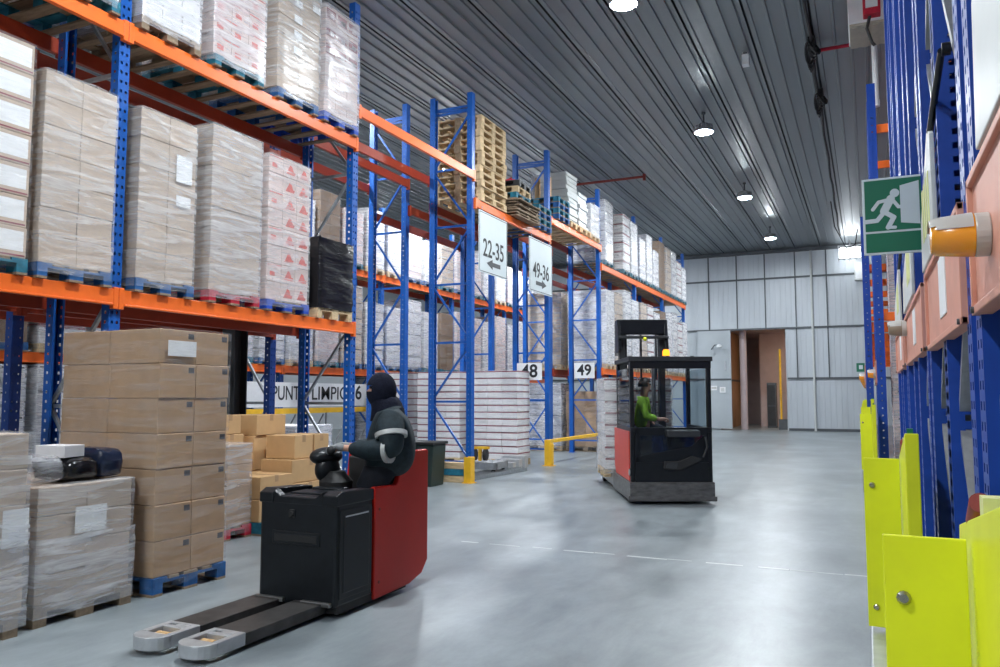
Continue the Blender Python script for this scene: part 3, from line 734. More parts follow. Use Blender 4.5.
# -- across the second passage
def sack_stack(label, x, y, z, w_, h, mk, seed, group):
    t = thing('tray_stack', label, 'stack of trays', (x, y, z), 0, group)
    n = int(h/.11); rnd = random.Random(seed)
    for k in range(n):
        mb = MB(); mb.prism([(-w_/2*.9, 0), (w_/2*.9, 0), (w_/2, .10), (-w_/2, .10)], 'x', -.5, .5)
        mb.build('tray', mk, t, (rnd.uniform(-.03, .03), rnd.uniform(-.03, .03), .145 + .11*k), (0, 0, rnd.uniform(-.04, .04)), bevel=.012)
    link('pallet', pallet_mesh('wood', 1.2, .8), t)
sack_stack('tall stack of pale grey trays on the bridge beam beside the blue post', -7.38, 19.30, 5.955, .8, 1.34, 'palegrey', 1, 'stacks over the second passage')
sack_stack('second stack of pale trays on the bridge beam', -7.38, 20.12, 5.955, .7, 1.0, 'white', 2, 'stacks over the second passage')
load('white bulging wrapped load at the end of the bridge beam', FX, 20.56, 21.36, 5.95, 1.0, 4, 2, 2, 'card_white', 'wood', None, 'film_milky', amp=.02, group='stacks over the second passage')
for k in range(4):
    tag(link('pallet', pallet_mesh('pal_teal' if k % 2 else 'pal_blue'), None, (-7.38, 18.38, 5.955 + .146*k)), 'blue or teal pallet stacked at the near end of the bridge beam, %s from below' % ORD[k], 'pallet', 'blue pallets on the bridge beam')
for k, xx in enumerate((-7.2, -7.5)):
    tag(MB().box(-.06, .06, -.05, .05, 0, .62).build('timber_block', 'kraft', None, (xx, 18.38, 5.955 + .586), bevel=.005), 'upright orange-brown timber on the blue pallets, %s the aisle' % ('nearer', 'farther from')[k], 'timber')
# -- farthest rack
rnd = random.Random(11)
kinds = [('card_white', 'stripe', 'film_milky', 'white wrapped load with dark seams'), ('card_white', None, 'film_milky', 'plain white wrapped load'), ('card_pink', None, 'film_milky', 'pinkish wrapped load'),
         ('card_white', 'edge', 'film', 'white load with maroon edged layers'), ('card_dark', None, 'film_thin', 'dark brown carton load'), ('card_grey', 'stripe', 'film', 'grey-brown striped carton load')]
seq = (0, 4, 3, 1, 0, 1, 1, 4, 5, 0, 3, 0)
hts = (1.93, 1.85, 1.9, 1.85, 1.5, 1.8, 1.4, 1.9, 1.85, 1.85, 1.6, 1.5)
yy = 21.86
for i in range(12):
    cm, st, fm, lab = kinds[seq[i]]
    if i in (4, 8): yy += .12
    load('%s on the far upper shelf, %s from the near end' % (lab, ORD[i]), FX if i != 1 else FX - .25, yy, yy + .82, ZF, hts[i], 6, 2, 2, cm, 'pal_teal', st, fm, group='loads on the far upper shelf')
    yy += .93
yy = 21.9; seq2 = (1, 5, 0, 1, 5, 3, 0, 4, 1, 0, 3, 1)
for i in range(12):
    cm, st, fm, lab = kinds[seq2[i]]
    if i in (4, 8): yy += .12
    load('%s on the far lower shelf, %s from the near end' % (lab, ORD[i]), FX, yy, yy + .82, 2.4, rnd.uniform(2.1, 2.55), 7, 2, 2, cm, 'wood', st, fm, group='loads on the far lower shelf')
    yy += .93
for i in range(3):
    load('%s on the floor under the far rack, %s from its near end' % (('low brown carton load', 'dark carton load', 'pale wrapped load')[i], ORD[i]), FX - .15, 22.1 + i*1.1, 22.95 + i*1.1, 0, (1.75, 1.2, 1.5)[i], 4, 2, 2, ('card', 'card_dark', 'card_white')[i], 'wood_old', None, 'film_thin', group='loads under the far rack')
load('milky wrapped load low behind the far rack end, second passage side', -8.25, 22.0, 22.8, 0, 2.0, 6, 2, 2, 'card_white', 'wood', 'stripe', 'film_milky', group='loads under the far rack')
load('grey carton load on the back shelf beside the number 49', -8.2, 21.9, 22.7, 2.4, 2.3, 7, 2, 2, 'card_grey', 'wood', None, 'film', group='loads under the far rack')
# -- loads at the middle rack back row, behind the signs
load('white sack-like wrapped load behind the number 48', -8.2, 18.0, 18.8, 0, 1.6, 5, 2, 2, 'card_white', 'wood', None, 'film_milky', amp=.02, group='loads behind the number plates')
# -- rack beyond the passage
rd = random.Random(5)
for lv, (z, zn) in enumerate(((0, 'floor'), (2.3, 'middle shelf'), (4.9, 'top shelf'))):
    yy = 6.25; i = 0
    while yy < 29.6:
        seg = (yy - 6.0) % 4.05
        if seg > 3.3: yy += 4.05 - seg + .2; continue
        cm, st, fm, lab = kinds[rd.choice((0, 1, 2, 3, 5, 0, 1, 4))]
        if not (lv == 0 and 12.0 < yy < 17.4):
            load('%s on the %s beyond the passage, %s along' % (lab, zn, ORD[i] if i < 15 else '%dth' % (i + 1)), -11.9, yy, yy + .82, z, rd.uniform(1.75, 2.15) if lv < 2 else rd.uniform(1.2, 1.75), rd.choice((5, 6, 8)), 2, 2, cm, rd.choice(('pal_teal', 'wood', 'pal_blue')), st, fm, group='loads on the rack beyond the passage')
        i += 1; yy += 1.0
# -- steel and timber scrap on the floor at the middle rack
def scrap(name, label, mb, mk, loc, rz=0, cat='metal part', **kw):
    return tag(mb.build(name, mk, None, loc, (0, 0, rz), **kw), label, cat)
for k, (zz, mk, lab) in enumerate(((.0, 'wood', 'rough timber beam on the floor behind the yellow rack guard'), (.13, 'pal_teal', 'green painted timber between two rough beams'), (.25, 'wood', 'rough timber beam on top of the green timber'))):
    scrap('timber_beam', lab, MB().box(-.45, .45, -.07, .07, 0, .12), mk, (-7.32, 13.22, zz), 0, 'timber', bevel=.01)
for k in range(4):
    scrap('steel_channel', 'grey steel channel lying between the yellow guards, %s from the near guard' % ORD[k],
          MB().box(-.035, .035, -1.1, 1.1, 0, .01).box(-.035, -.025, -1.1, 1.1, 0, .07).box(.025, .035, -1.1, 1.1, 0, .07), 'galv', (-6.85 - .16*k, 14.75 + .2*k, 0), R(-4 + 3*k))
t = thing('roller_trolley', 'low grey roller trolley on the floor below the aisle sign', 'trolley', (-7.5, 15.1, 0), R(8))
MB().box(-.5, .5, -.4, -.34, .1, .24).box(-.5, .5, .34, .4, .1, .24).box(-.5, -.44, -.4, .4, .1, .24).box(.44, .5, -.4, .4, .1, .24).build('frame', 'galv', t)
mb = MB()
for k in range(7): mb.cyl((-.38 + .127*k, -.34, .22), (-.38 + .127*k, .34, .22), .035)
mb.build('rollers', 'silver', t)
for sx in (-.4, .4):
    for sy in (-.32, .32): MB().cyl((sx, sy - .02, .05), (sx, sy + .02, .05), .05).box(sx - .02, sx + .02, sy - .03, sy + .03, .08, .11).build('wheel', 'blackrough', t)
t = thing('pulley_block', 'pair of black wheels with yellow tops on the roller trolley', 'wheels', (-7.42, 14.95, .256), R(8))
for s in (-.12, .12):
    MB().cyl((s - .035, 0, .13), (s + .035, 0, .13), .12).build('wheel', 'blackrough', t)
MB().box(-.2, .2, -.05, .05, .25, .30).box(-.03, .03, -.04, .04, 0, .26).build('bracket', 'yellow', t)
for k in range(3):
    scrap('steel_box_section', 'short silver box section beside the far yellow guard, %s from it' % ORD[2 - k], MB().box(-.28, .28, -.12, .12, 0, .16 + .05*k).box(-.24, .24, -.125, -.12, .03, .1), 'silver', (-7.35, 15.9 + .34*k, 0), .1, bevel=.01)
t = thing('plastic_bin', 'dark green plastic bin behind the red truck backrest', 'bin', (-7.33, 12.55, 0))
MB().prism([(-.24, 0), (.24, 0), (.29, .74), (-.29, .74)], 'y', -.24, .24).build('body', 'bin', t, bevel=.02)
MB().box(-.31, .31, -.28, .28, .74, .79).build('rim', 'blackrough', t, bevel=.01)

# -- yellow guards of the left racks
t = thing('rack_guard', 'yellow upright guard with timber behind, near end of the middle rack', 'guard', (-6.78, 13.21, 0))
MB().box(-.07, .07, -.09, -.075, 0, .48).box(-.07, .07, .075, .09, 0, .48).box(.055, .07, -.075, .075, 0, .48).build('shield', 'yellow', t, bevel=.005)
MB().box(-.1, .1, -.11, .11, 0, .012).build('base_plate', 'yellow', t)
t = thing('rack_guard', 'yellow guard post with long rail across the second passage mouth', 'guard', (-6.78, 17.25, 0))
MB().box(-.075, .075, -.1, .1, .012, .6).box(-.055, .095, -.08, .08, .03, .5).build('post', 'yellow', t, bevel=.01)
MB().box(-.12, .12, -.14, .14, 0, .012).build('base_plate', 'yellow', t)
MB().box(-.04, .04, .1, 5.4, .52, .60).build('rail', 'yellow', t, bevel=.008)
MB().box(-.05, .05, 5.25, 5.4, 0, .53).build('far_post', 'yellow', t)

# ------------------------------------------------------------------ signs on the left racks
def arrow_pts(cx, cy, L, hgt, sgn):
    s = sgn
    return [(cx + s*L/2, cy), (cx + s*L*.08, cy + hgt/2), (cx + s*L*.08, cy + hgt*.22), (cx - s*L/2, cy + hgt*.22), (cx - s*L/2, cy - hgt*.22), (cx + s*L*.08, cy - hgt*.22), (cx + s*L*.08, cy - hgt/2)]
def aisle_sign(body, yc, zc, wd, ht, sgn, label):
    t = thing('aisle_sign', label, 'sign', (-6.83, yc, zc), 0, 'hanging aisle signs')
    MB().box(-.012, 0, -wd/2, wd/2, -ht/2, ht/2).build('panel', 'sign_white', t, bevel=.004)
    mb = MB(); a, b = wd/2 - .025, ht/2 - .025
    for (y0, y1, z0, z1) in ((-a, a, b - .012, b), (-a, a, -b, -b + .012), (-a, -a + .012, -b, b), (a - .012, a, -b, b)): mb.box(0, .003, y0, y1, z0, z1)
    mb.build('border', 'greyink', t)
    link('lettering', text_mesh(body, .50, 'ink', width=.86, bold=.004), t, (.004, 0, -.12), FACE_X)
    MB().prism(arrow_pts(0, -ht/2 + .22, .64, .20, sgn), 'x', 0, .004).build('arrow', 'greyink', t)
    MB().cyl((-.006, -wd/2 + .15, ht/2), (-.006, -wd/2 + .15, ht/2 + .09), .008).cyl((-.006, wd/2 - .15, ht/2), (-.006, wd/2 - .15, ht/2 + .09), .008).build('hanger', 'galv', t)
aisle_sign('22-35', 14.36, 4.66, 1.34, 1.24, -1, 'white hanging sign reading 22-35 with an arrow pointing back to the viewer')
aisle_sign('49-36', 16.94, 4.60, 1.42, 1.24, 1, 'white hanging sign reading 49-36 with an arrow pointing away')
def number_plate(body, x0, x1, y, z0, z1, label):
    t = thing('row_number_plate', label, 'sign', ((x0 + x1)/2, y, (z0 + z1)/2), 0, 'row number plates')
    MB().box(-(x1 - x0)/2, (x1 - x0)/2, -.012, 0, -(z1 - z0)/2, (z1 - z0)/2).build('panel', 'paper', t, bevel=.003)
    link('lettering', text_mesh(body, .43, 'ink', bold=.010), t, (0, -.014, .0), FACE_MY)
number_plate('49', -7.66, -7.05, Y21 - .13, 2.12, 2.56, 'white number plate reading 49 on the far rack end frame')
number_plate('48', -7.70, -7.05, Y17 - .13, 1.99, 2.40, 'white number plate reading 48 on the middle rack end frame')
t = thing('banner_panel', 'white banner reading PUNTO LIMPIO 6 on the rack beyond', 'sign', (-11.62, 15.2, 1.64))
MB().box(-.02, 0, -3.0, 2.3, -.27, .27).build('panel', 'paper', t)
link('lettering', text_mesh('PUNTO', .44, 'ink', fit=1.16, bold=.002), t, (.003, -1.25, .02), FACE_X)
link('lettering', text_mesh('LIMPIO', .44, 'ink', fit=1.40, bold=.002), t, (.003, .20, .02), FACE_X)
link('lettering', text_mesh('6', .48, 'ink', fit=.26, bold=.008), t, (.003, 1.33, .04), FACE_X)
MB().box(-.06, -.02, -2.9, -2.8, -1.64, .2).box(-.06, -.02, 2.1, 2.2, -1.64, .2).build('leg', 'galv', t)
MB().box(-.06, -.0, -3.0, 2.3, -.42, -.30).build('lower_rail', 'yellow', t)
mb = MB()
for k in range(6): mb.bar((-.04, -2.9 + k, -1.6), (-.04, -2.0 + k, -.45), .03, .03); mb.bar((-.04, -2.9 + k, -1.6), (-.04, -2.9 + k, -.4), .035, .035)
mb.build('lattice', 'galv', t)

# ------------------------------------------------------------------ mobile racking on the other side
def mobile_rack(label, y0, y1, xf, H=7.2, depth=5.6, gx=None, gy=None, panel=None, board=None, beacon=None, lens='amber', slab=True, gz=(.42, 1.28)):
    t = thing('mobile_rack', label, 'mobile rack', (xf, y0, 0))
    W = y1 - y0
    py = [.07, .95, W - .95, W - .07]
    frames = [0, 2.75, 5.5]
    for fi, fx in enumerate(frames):
        for p in py: link('upright_post', post_mesh('upright_post', 'mblue', H, .12, .13, .06 if H > 6.6 else .12, .022), t, (fx, p, .40), (0, 0, math.pi))
        mb = MB()
        for a, b in ((py[0], py[1]), (py[2], py[3])):
            z = .55; k = 0
            while z < H - .1:
                z1 = min(z + .95, H + .3)
                s, e = ((a, b), (b, a))[k % 2]
                mb.bar((fx + .06, s, z), (fx + .06, e, z1), .05, .035); k += 1; z = z1
        mb.build('frame_bracing', 'galv', t)
    for p in py:
        for z in ((2.97, 4.5, 6.1) if p in (py[0], py[3]) else ()):
            if z > H - .1: continue
            MB().box(.05, 2.7, p - .025, p + .025, z - .14, z).box(2.8, 5.45, p - .025, p + .025, z - .14, z).build('beam', 'orange', t)
    bx = (gx if gx is not None else xf - .25) - xf + .01
    MB().box(bx, depth, .0, W, .05, .40).box(bx + .1, depth - .1, .1, W - .1, 0, .05, 1).build('base_carriage', ['galv', 'seam'], t, bevel=.008)
    if gx is not None:
        g = gx - xf; q = (gy if gy is not None else y0) - y0
        mb = MB().box(g, g + .17, q - .006, q + .006, gz[0], gz[1])
        gd = mb.build('guard_plate', 'yellow_guard', t, bevel=.003)
        for zz in (gz[1] - .14, gz[0] + .1): MB().lathe([(.016, 0), (.016, .006), (.010, .014)], (g + .04, q - .006, zz), Matrix.Rotation(R(90), 4, 'X'), 12).build('bolt', 'bolt', gd)
        if slab:
            q0, q1, h = q - .60, q + .26, gz[1]
            sp = MB().prism([(q1, gz[0]), (q1, h - .06), (q1 - .02, h), (q0, h + .155), (q0, gz[0])], 'x', g + .178, g + .235).build('sensor_housing', 'yellow_guard', t, bevel=.004)
            MB().cyl((g + .200, q + .06, h + .035), (g + .200, q - .02, h + .085), .024).build('red_cap', 'cap', sp, smooth=True)
            MB().box(g + .185, g + .228, q - .20, q - .14, h + .05, h + .115).box(g + .19, g + .215, q - .56, q - .53, h + .13, h + .175, 1).build('sensor_block', ['paleprint', 'green'], sp)
    if panel:
        a, b, z0, z1 = panel
        p = MB().box(-.006, .03, a - y0, b - y0, z0, z1).box(-.02, .0, a - y0, b - y0, z0, z0 + .025).box(-.02, 0, a - y0, b - y0, z1 - .025, z1).box(-.02, 0, a - y0, a - y0 + .025, z0, z1).box(-.02, 0, b - y0 - .025, b - y0, z0, z1).build('control_panel', 'salmon', t, bevel=.003)
        n0 = a - y0 + (b - a)*.38; MB().box(-.010, -.006, n0, n0 + .3, z0 + .10, z1 - .05).build('notice', 'paper', p)
        for yy in (a - y0 + .06, b - y0 - .06): MB().cyl((-.028, yy, z0 + .012), (-.02, yy, z0 + .012), .01, n=10).build('screw', 'seam', p)
    if board:
        a, b, z0, z1 = board
        p = MB().prism([(a - y0, z0), (b - y0, z0), (b - y0 - .05, z0 + (z1 - z0)*.45), (a - y0 + .14, z1), (a - y0 + .02, z1 - .06)], 'x', -.022, -.002).build('hinged_board', 'palegrey', t, bevel=.004)
        mb = MB()
        for k in range(4): mb.box(-.025, -.022, a - y0 + .16 + k*.13, a - y0 + .22 + k*.13, z0 + .12, z0 + .38)
        mb.build('board_print', 'paleprint', p)
        MB().cyl((-.012, a - y0 + .1, z1 - .03), (.0, a - y0 - .45, z1 + .12), .014).cyl((0, a - y0 - .46, z1 + .12), (.03, a - y0 - .46, z1 + .12), .025).build('strut', 'black', p, smooth=True)
    if beacon:
        by, bz, r = beacon; x1 = -.006 if panel else 0
        b = MB().cyl((x1, by - y0, bz), (x1 - .035, by - y0, bz), r*.98, n=24).build('beacon', 'greycap', t, bevel=.004)
        rot = Matrix.Rotation(R(-90), 4, 'Y')
        MB().lathe([(r*.97, .0), (r*.93, .03), (r*.84, .085), (r*.72, .098)], (x1 - .035, by - y0, bz), rot, 28).build('lens', lens, b, smooth=True)
        mb = MB().lathe([(r*1.02, .004), (r*.98, .03), (r*.89, .088), (r*.77, .103)], (x1 - .035, by - y0, bz), rot, 28)
        bmesh.ops.delete(mb.bm, geom=[v for v in mb.bm.verts if v.co.z < bz + r*.18], context='VERTS')
        mb.build('shade', 'greycap', b, smooth=True)
    return t
XM = .30
mobile_rack('blue mobile rack right beside the viewer with salmon panel and amber beacon', .4, 2.76, XM, gx=.017, gy=2.08, panel=(.5, 2.67, 1.835, 2.235), board=(.9, 2.39, 2.25, 3.1), beacon=(2.34, 2.015, .058))
mobile_rack('blue mobile rack second from the viewer, behind the exit sign', 2.86, 4.78, XM, gx=-.04, gy=4.60, panel=(2.94, 4.65, 1.835, 2.235), board=(3.87, 4.7, 2.25, 2.82))
mobile_rack('blue mobile rack third from the viewer with a dull tan beacon', 4.88, 7.36, XM, panel=(4.96, 7.28, 1.85, 2.235), board=(5.8, 7.2, 2.27, 2.8), beacon=(7.15, 2.15, .066), lens='tanlens')
mobile_rack('blue mobile rack fourth from the viewer, the last before the open gap', 7.46, 9.8, XM, panel=(7.6, 9.6, 1.85, 2.235), board=(8.0, 9.4, 2.27, 2.8))
mobile_rack('tall far blue mobile rack with orange beams, first beyond the open gap', 14.2, 16.6, .13, H=6.4, gx=-.145, gy=14.2, panel=(14.3, 16.4, 1.8, 2.2), beacon=(16.3, 2.02, .085), gz=(.42, 1.32))
yy = 16.75
for i in range(8):
    mobile_rack('far blue mobile rack beyond the open gap, %s from the gap' % ORD[i + 1], yy, yy + 2.4, -.04, H=4.7, gx=-.15, gy=yy - .03, panel=(yy + .1, yy + 2.2, 1.8, 2.2), beacon=(yy + 2.2, 2.02, .085), slab=True, gz=(.42, 1.40 + .05*(i % 3)))
    yy += 2.5
t = thing('wrapped_pallet_load', 'pale carton column in the far mobile rack seen through the gap', 'pallet load', (1.1, 14.75, .40))
for k in range(9): link('carton', carton_mesh(1.5, .62, .44, 'card_pink', 'stripe'), t, (-.0, 0, .0 + .445*k), (0, 0, math.pi/2*0))
link('stretch_film', film_mesh(1.5, .64, 0, 4.0, 3, 'film_milky'), t)
tag(MB().cyl((.30, 15.5, 6.85), (.30, 15.5, ZC), .05, n=20).cyl((.30, 15.5, 6.83), (.30, 15.5, 6.95), .058, n=20).build('ventilation_duct', 'white', smooth=True), 'white round duct dropping from the ceiling beside the air cooler', 'duct')
# exit sign: flag sign square to the aisle
t = thing('exit_sign', 'green emergency exit sign with a white running figure, jutting from the racks', 'sign', (.160, 4.9, 2.615))
SW, SH = .315, .437
MB().box(-SW/2, SW/2, -.008, .008, -SH/2, SH/2).build('panel', 'sign_white', t, bevel=.003)
MB().box(-SW/2 + .012, SW/2 - .012, -.0095, -.008, -.085, SH/2 - .012).build('pictogram_field', 'green', t)
MB().box(-SW/2 + .012, SW/2 - .012, -.0095, -.008, -SH/2 + .012, -.097).build('lower_field', 'green', t)
MB().prism([(.035, -.045), (.035, .165), (.13, .185), (.13, -.06)], 'y', -.011, -.0095).build('door_symbol', 'sign_white', t)
mb = MB(); YK = [0]
def stroke(pts, wd):
    for (a, b) in zip(pts, pts[1:]):
        dx, dz = b[0] - a[0], b[1] - a[1]; L = math.hypot(dx, dz); nx, nz = -dz/L*wd/2, dx/L*wd/2
        t0 = math.atan2(nz, nx); YK[0] += 1; q = -.0118 - .00012*YK[0]
        out = [(a[0] + math.cos(t0 + math.pi*k/8)*wd/2, a[1] + math.sin(t0 + math.pi*k/8)*wd/2) for k in range(9)] + [(b[0] + math.cos(t0 + math.pi + math.pi*k/8)*wd/2, b[1] + math.sin(t0 + math.pi + math.pi*k/8)*wd/2) for k in range(9)]
        mb.prism(out, 'y', q, -.0105)
mb.cyl((.008, -.0119, .125), (.008, -.0105, .125), .024, n=20)
stroke([(-.012, .095), (-.048, .025)], .042)                       # trunk
stroke([(-.012, .092), (-.075, .080), (-.105, .040)], .019)        # rear arm
stroke([(-.005, .090), (.025, .045), (.060, .045)], .019)          # front arm
stroke([(-.048, .02), (-.085, -.025), (-.145, -.028)], .024)       # rear leg
stroke([(-.045, .02), (.000, -.012), (-.030, -.068)], .026)        # front leg
stroke([(-.030, -.068), (.005, -.070)], .018)
mb.build('running_figure', 'sign_white', t)
MB().box(SW/2 - .01, SW/2 + .03, -.012, .012, -.15, .15).build('bracket', 'galv', t)
t = thing('exit_sign', 'tiny green exit sign far away beside the mobile racks', 'sign', (-.2, 30.0, 2.6))
MB().box(-.16, .1, -.02, .0, -.15, .15).build('panel', 'green', t); MB().box(-.08, .04, -.024, -.02, -.06, .08).build('symbol', 'sign_white', t)

# ------------------------------------------------------------------ people
def skin(name, mk, V, E, rad, parent=None, levels=2, loc=(0, 0, 0)):
    me = bpy.data.meshes.new(name); me.from_pydata(V, E, []); o = bpy.data.objects.new(name, me); COL.objects.link(o)
    md = o.modifiers.new('skin', 'SKIN'); md.use_smooth_shade = True
    for i, r in enumerate(rad):
        sv = me.skin_vertices[0].data[i]; sv.radius = r if isinstance(r, tuple) else (r, r); sv.use_root = (i == 0)
    s = o.modifiers.new('sub', 'SUBSURF'); s.levels = levels; s.render_levels = levels
    bpy.context.view_layer.update()
    m2 = bpy.data.meshes.new_from_object(o.evaluated_get(bpy.context.evaluated_depsgraph_get()))
    bpy.data.objects.remove(o); bpy.data.meshes.remove(me)
    m2.name = name; m2.materials.clear(); m2.materials.append(M[mk])
    for p in m2.polygons: p.use_smooth = True
    return link(name, m2, parent, loc)

class Graph:
    def __init__(s): s.V, s.E, s.R = [], [], []
    def add(s, co, r, par=None):
        s.V.append(tuple(co)); s.R.append(r)
        if par is not None: s.E.append((par, len(s.V) - 1))
        return len(s.V) - 1
def hand(g, wrist, d, side, r=1.0, fr=.0095):
    """palm and five curled fingers over a bar; d = forward direction (-1 in x), side = outward sign in y"""
    w = Vector(g.V[wrist])
    p = g.add(w + Vector((-.055, 0, .004)), .026*r, wrist)
    k = g.add(w + Vector((-.085, 0, .008)), .024*r, p)
    for j, (dy, L) in enumerate(((-.036, .92), (-.012, 1.05), (.012, 1.0), (.036, .8))):
        a = g.add(w + Vector((-.104, dy*.9, .012)), fr, k)
        b = g.add(w + Vector((-.104 - .030*L, dy, .000)), fr*.98, a)
        c = g.add(w + Vector((-.104 - .034*L, dy, -.030*L)), fr*.92, b)
        g.add(w + Vector((-.104 - .018*L, dy*.95, -.046*L)), fr*.85, c)
    a = g.add(w + Vector((-.062, -side*.036, -.008)), .012, p)
    b = g.add(w + Vector((-.090, -side*.044, -.028)), .0105, a)
    g.add(w + Vector((-.116, -side*.030, -.040)), .0095, b)

def driver(loc, label, jacket='jacket', z0=0., seated=False):
    t = thing('person', label, 'person', loc)
    def body(jk):
        g = Graph(); K = 1 if jk else 0
        if jk is None: pass
        return g
    # skeleton: one continuous body with head, arms, hands and legs
    g = Graph()
    pel = g.add((-.02, 0, .99), .10); bel = g.add((.04, 0, 1.14), .10, pel); ch = g.add((.04, 0, 1.32), .135, bel); nk = g.add((.01, 0, 1.47), .062, ch)
    hl = g.add((-.02, 0, 1.57), .062, nk); hd = g.add((-.03, 0, 1.665), .085, hl); g.add((-.025, 0, 1.735), .056, hd)
    ns = g.add((-.105, 0, 1.65), .022, hd); g.add((-.136, 0, 1.635), .014, ns)
    arms = {}
    for s in (-1, 1):
        sh = g.add((.04, s*.17, 1.41), .066, ch); el = g.add((.07, s*.255, 1.185), .046, sh); mid = g.add((-.09, s*.20, 1.175), .042, el)
        wr = g.add((-.255, s*.125, 1.185), .029, mid); arms[s] = (sh, el, mid, wr); hand(g, wr, -1, s)
        hip = g.add((-.05, s*.095, .91), .09, pel); kn = g.add((-.10 if not seated else -.30, s*.11, .56 if not seated else .80), .062, hip)
        an = g.add((-.08 if not seated else -.30, s*.12, .25 if not seated else .36), .042, kn)
        g.add((-.17 if not seated else -.40, s*.13, .20 if not seated else .31), .034, an)
    skin('body', 'skin', g.V, g.E, g.R, t)
    V = g.V
    j = Graph(); a = j.add((-.01, 0, .94), .165); b = j.add((.05, 0, 1.13), .225, a); c = j.add((.05, 0, 1.30), .230, b); d = j.add((.03, 0, 1.45), .135, c); j.add((.0, 0, 1.53), .100, d)
    for s in (-1, 1):
        sh, el, mid, wr = [V[i] for i in arms[s]]
        p = j.add((sh[0], sh[1]*1.2, sh[2]), .120, c); q = j.add(Vector(sh).lerp(Vector(el), .55) + Vector((.01, s*.035, 0)), .108, p)
        q = j.add((el[0] + .01, el[1] + s*.03, el[2]), .102, q); q = j.add(mid, .088, q); j.add(Vector(mid).lerp(Vector(wr), .9), .050, q)
    skin('jacket', jacket, j.V, j.E, j.R, t, 3)
    for s in (-1, 1):
        sh, el, mid, wr = [Vector(V[i]) for i in arms[s]]
        a = sh.lerp(el, .44) + Vector((.012, s*.030, 0)); dr = (el - sh).normalized()
        MB().cyl(a, a + dr*.035, .115, .113, n=28).build('reflective_band', 'reflect', t, smooth=True)
        a = el.lerp(mid, .12) + Vector((.015, s*.024, -.002)); dr = (mid - el).normalized()
        MB().cyl(a, a + dr*.032, .105, .102, n=28).build('reflective_band', 'reflect', t, smooth=True)
    # trousers and boots
    mb = MB()
    for q in (-1, 1):
        rings = []
        for (cx, cy, cz, rx, ry) in ((.0, .055, 1.04, .14, .115), (-.07, .085, .90, .12, .105), (-.09, .10, .72, .105, .095), (-.09, .10, .55, .085, .08), (-.08, .105, .40, .078, .075), (-.08, .11, .255, .07, .068)):
            rings.append([mb.bm.verts.new((cx + rx*math.cos(2*math.pi*k/20), q*cy + ry*math.sin(2*math.pi*k/20), cz)) for k in range(20)])
        for A, B in zip(rings, rings[1:]):
            for k in range(20): mb.bm.faces.new((A[k], A[(k+1) % 20], B[(k+1) % 20], B[k]))
        mb.bm.faces.new(rings[0][::-1]); mb.bm.faces.new(rings[-1])
    mb.build('trousers', 'trousers', t, smooth=True)
    fx, fz = (-.08, .15) if not seated else (-.30, .26)
    for s in (-1, 1):
        MB().prism([(fx + .09, fz), (fx + .09, fz + .12), (fx - .02, fz + .13), (fx - .11, fz + .08), (fx - .19, fz + .055), (fx - .2, fz)], 'y', s*.12 - .048, s*.12 + .048).build('boot', 'blackrough', t, bevel=.015)
    # gloves follow the hands
    for s in (-1, 1):
        j = Graph(); wr = j.add(V[arms[s][3]], .036); hand(j, wr, -1, s, 1.16, .0118); skin('glove', 'glove', j.V, j.E, j.R, t)
    for s in (-1, 1): MB().ball((-.102, s*.030, 1.676), .013, seg=12).build('eye', 'eye', t)
    return t
t = driver((-3.66, 5.56, 0), 'person in dark padded jacket and black balaclava standing on the red pallet truck')
t.rotation_euler = (0, 0, R(28)); t.scale = (1.13, 1.13, 1.0); t.location.x += .02
mb = MB(); bmesh.ops.create_uvsphere(mb.bm, u_segments=40, v_segments=28, radius=1)
kill = []
for f in mb.bm.faces:
    c = f.calc_center_median()
    if c.x < -.60 and -.16 < c.z < .20 and abs(c.y) < .76: kill.append(f)
bmesh.ops.delete(mb.bm, geom=kill, context='FACES')
for v in mb.bm.verts:
    p = v.co; z = p.z*.142 if p.z > 0 else p.z*.165
    wq = 1 + (.10*(-p.z) if p.z < 0 else 0)
    v.co = Vector((p.x*.110*wq - .027, p.y*.094*wq, z + 1.66))
mb.build('balaclava', 'knit', t, smooth=True)
mb = MB(); rings = []
for (r_, z, ox) in ((.128, 1.42, .02), (.122, 1.47, .02), (.112, 1.52, .012), (.104, 1.555, .0), (.096, 1.575, -.01), (.085, 1.58, -.015)):
    rings.append([mb.bm.verts.new((ox + r_*math.cos(2*math.pi*k/32), r_*.95*math.sin(2*math.pi*k/32), z + .02*math.cos(2*math.pi*k/32) + .006*math.sin(6*math.pi*k/16))) for k in range(32)])
for A, B in zip(rings, rings[1:]):
    for k in range(32): mb.bm.faces.new((A[k], A[(k+1) % 32], B[(k+1) % 32], B[k]))
mb.bm.faces.new(rings[-1])
mb.build('hood_collar', 'knit', t, smooth=True)

# ------------------------------------------------------------------ red pallet truck
t = thing('pallet_truck', 'red and black ride-on pallet truck with two forks towards the viewer', 'pallet truck', (-3.91, 5.40, 0))
mb = MB().box(-.33, .385, -.63, -.16, .07, .83)
mb.build('battery_housing', 'black', t, bevel=.028)
mb = MB()
for s, (xa, xb) in ((-1, (-.335, -.20)), (1, (.255, .39))):
    mb.prism([(-.635, .80), (-.635, .875), (-.57, .905), (-.16, .885), (-.16, .80)], 'x', xa, xb)
mb.prism([(-.20, .80), (-.20, .90), (-.14, .855), (.185, .855), (.255, .90), (.255, .80)], 'y', -.63, -.56)
mb.box(-.22, .28, -.57, -.16, .80, .858).box(-.15, .20, -.50, -.30, .855, .872).box(-.12, .16, -.28, -.17, .855, .885)
mb.build('top_cover', 'black', t, bevel=.012)
MB().box(-.20, .24, -.638, -.62, .50, .60).box(-.18, .22, -.642, -.63, .52, .58, 1).build('grip_recess', ['black', 'blackrough'], t, bevel=.008)
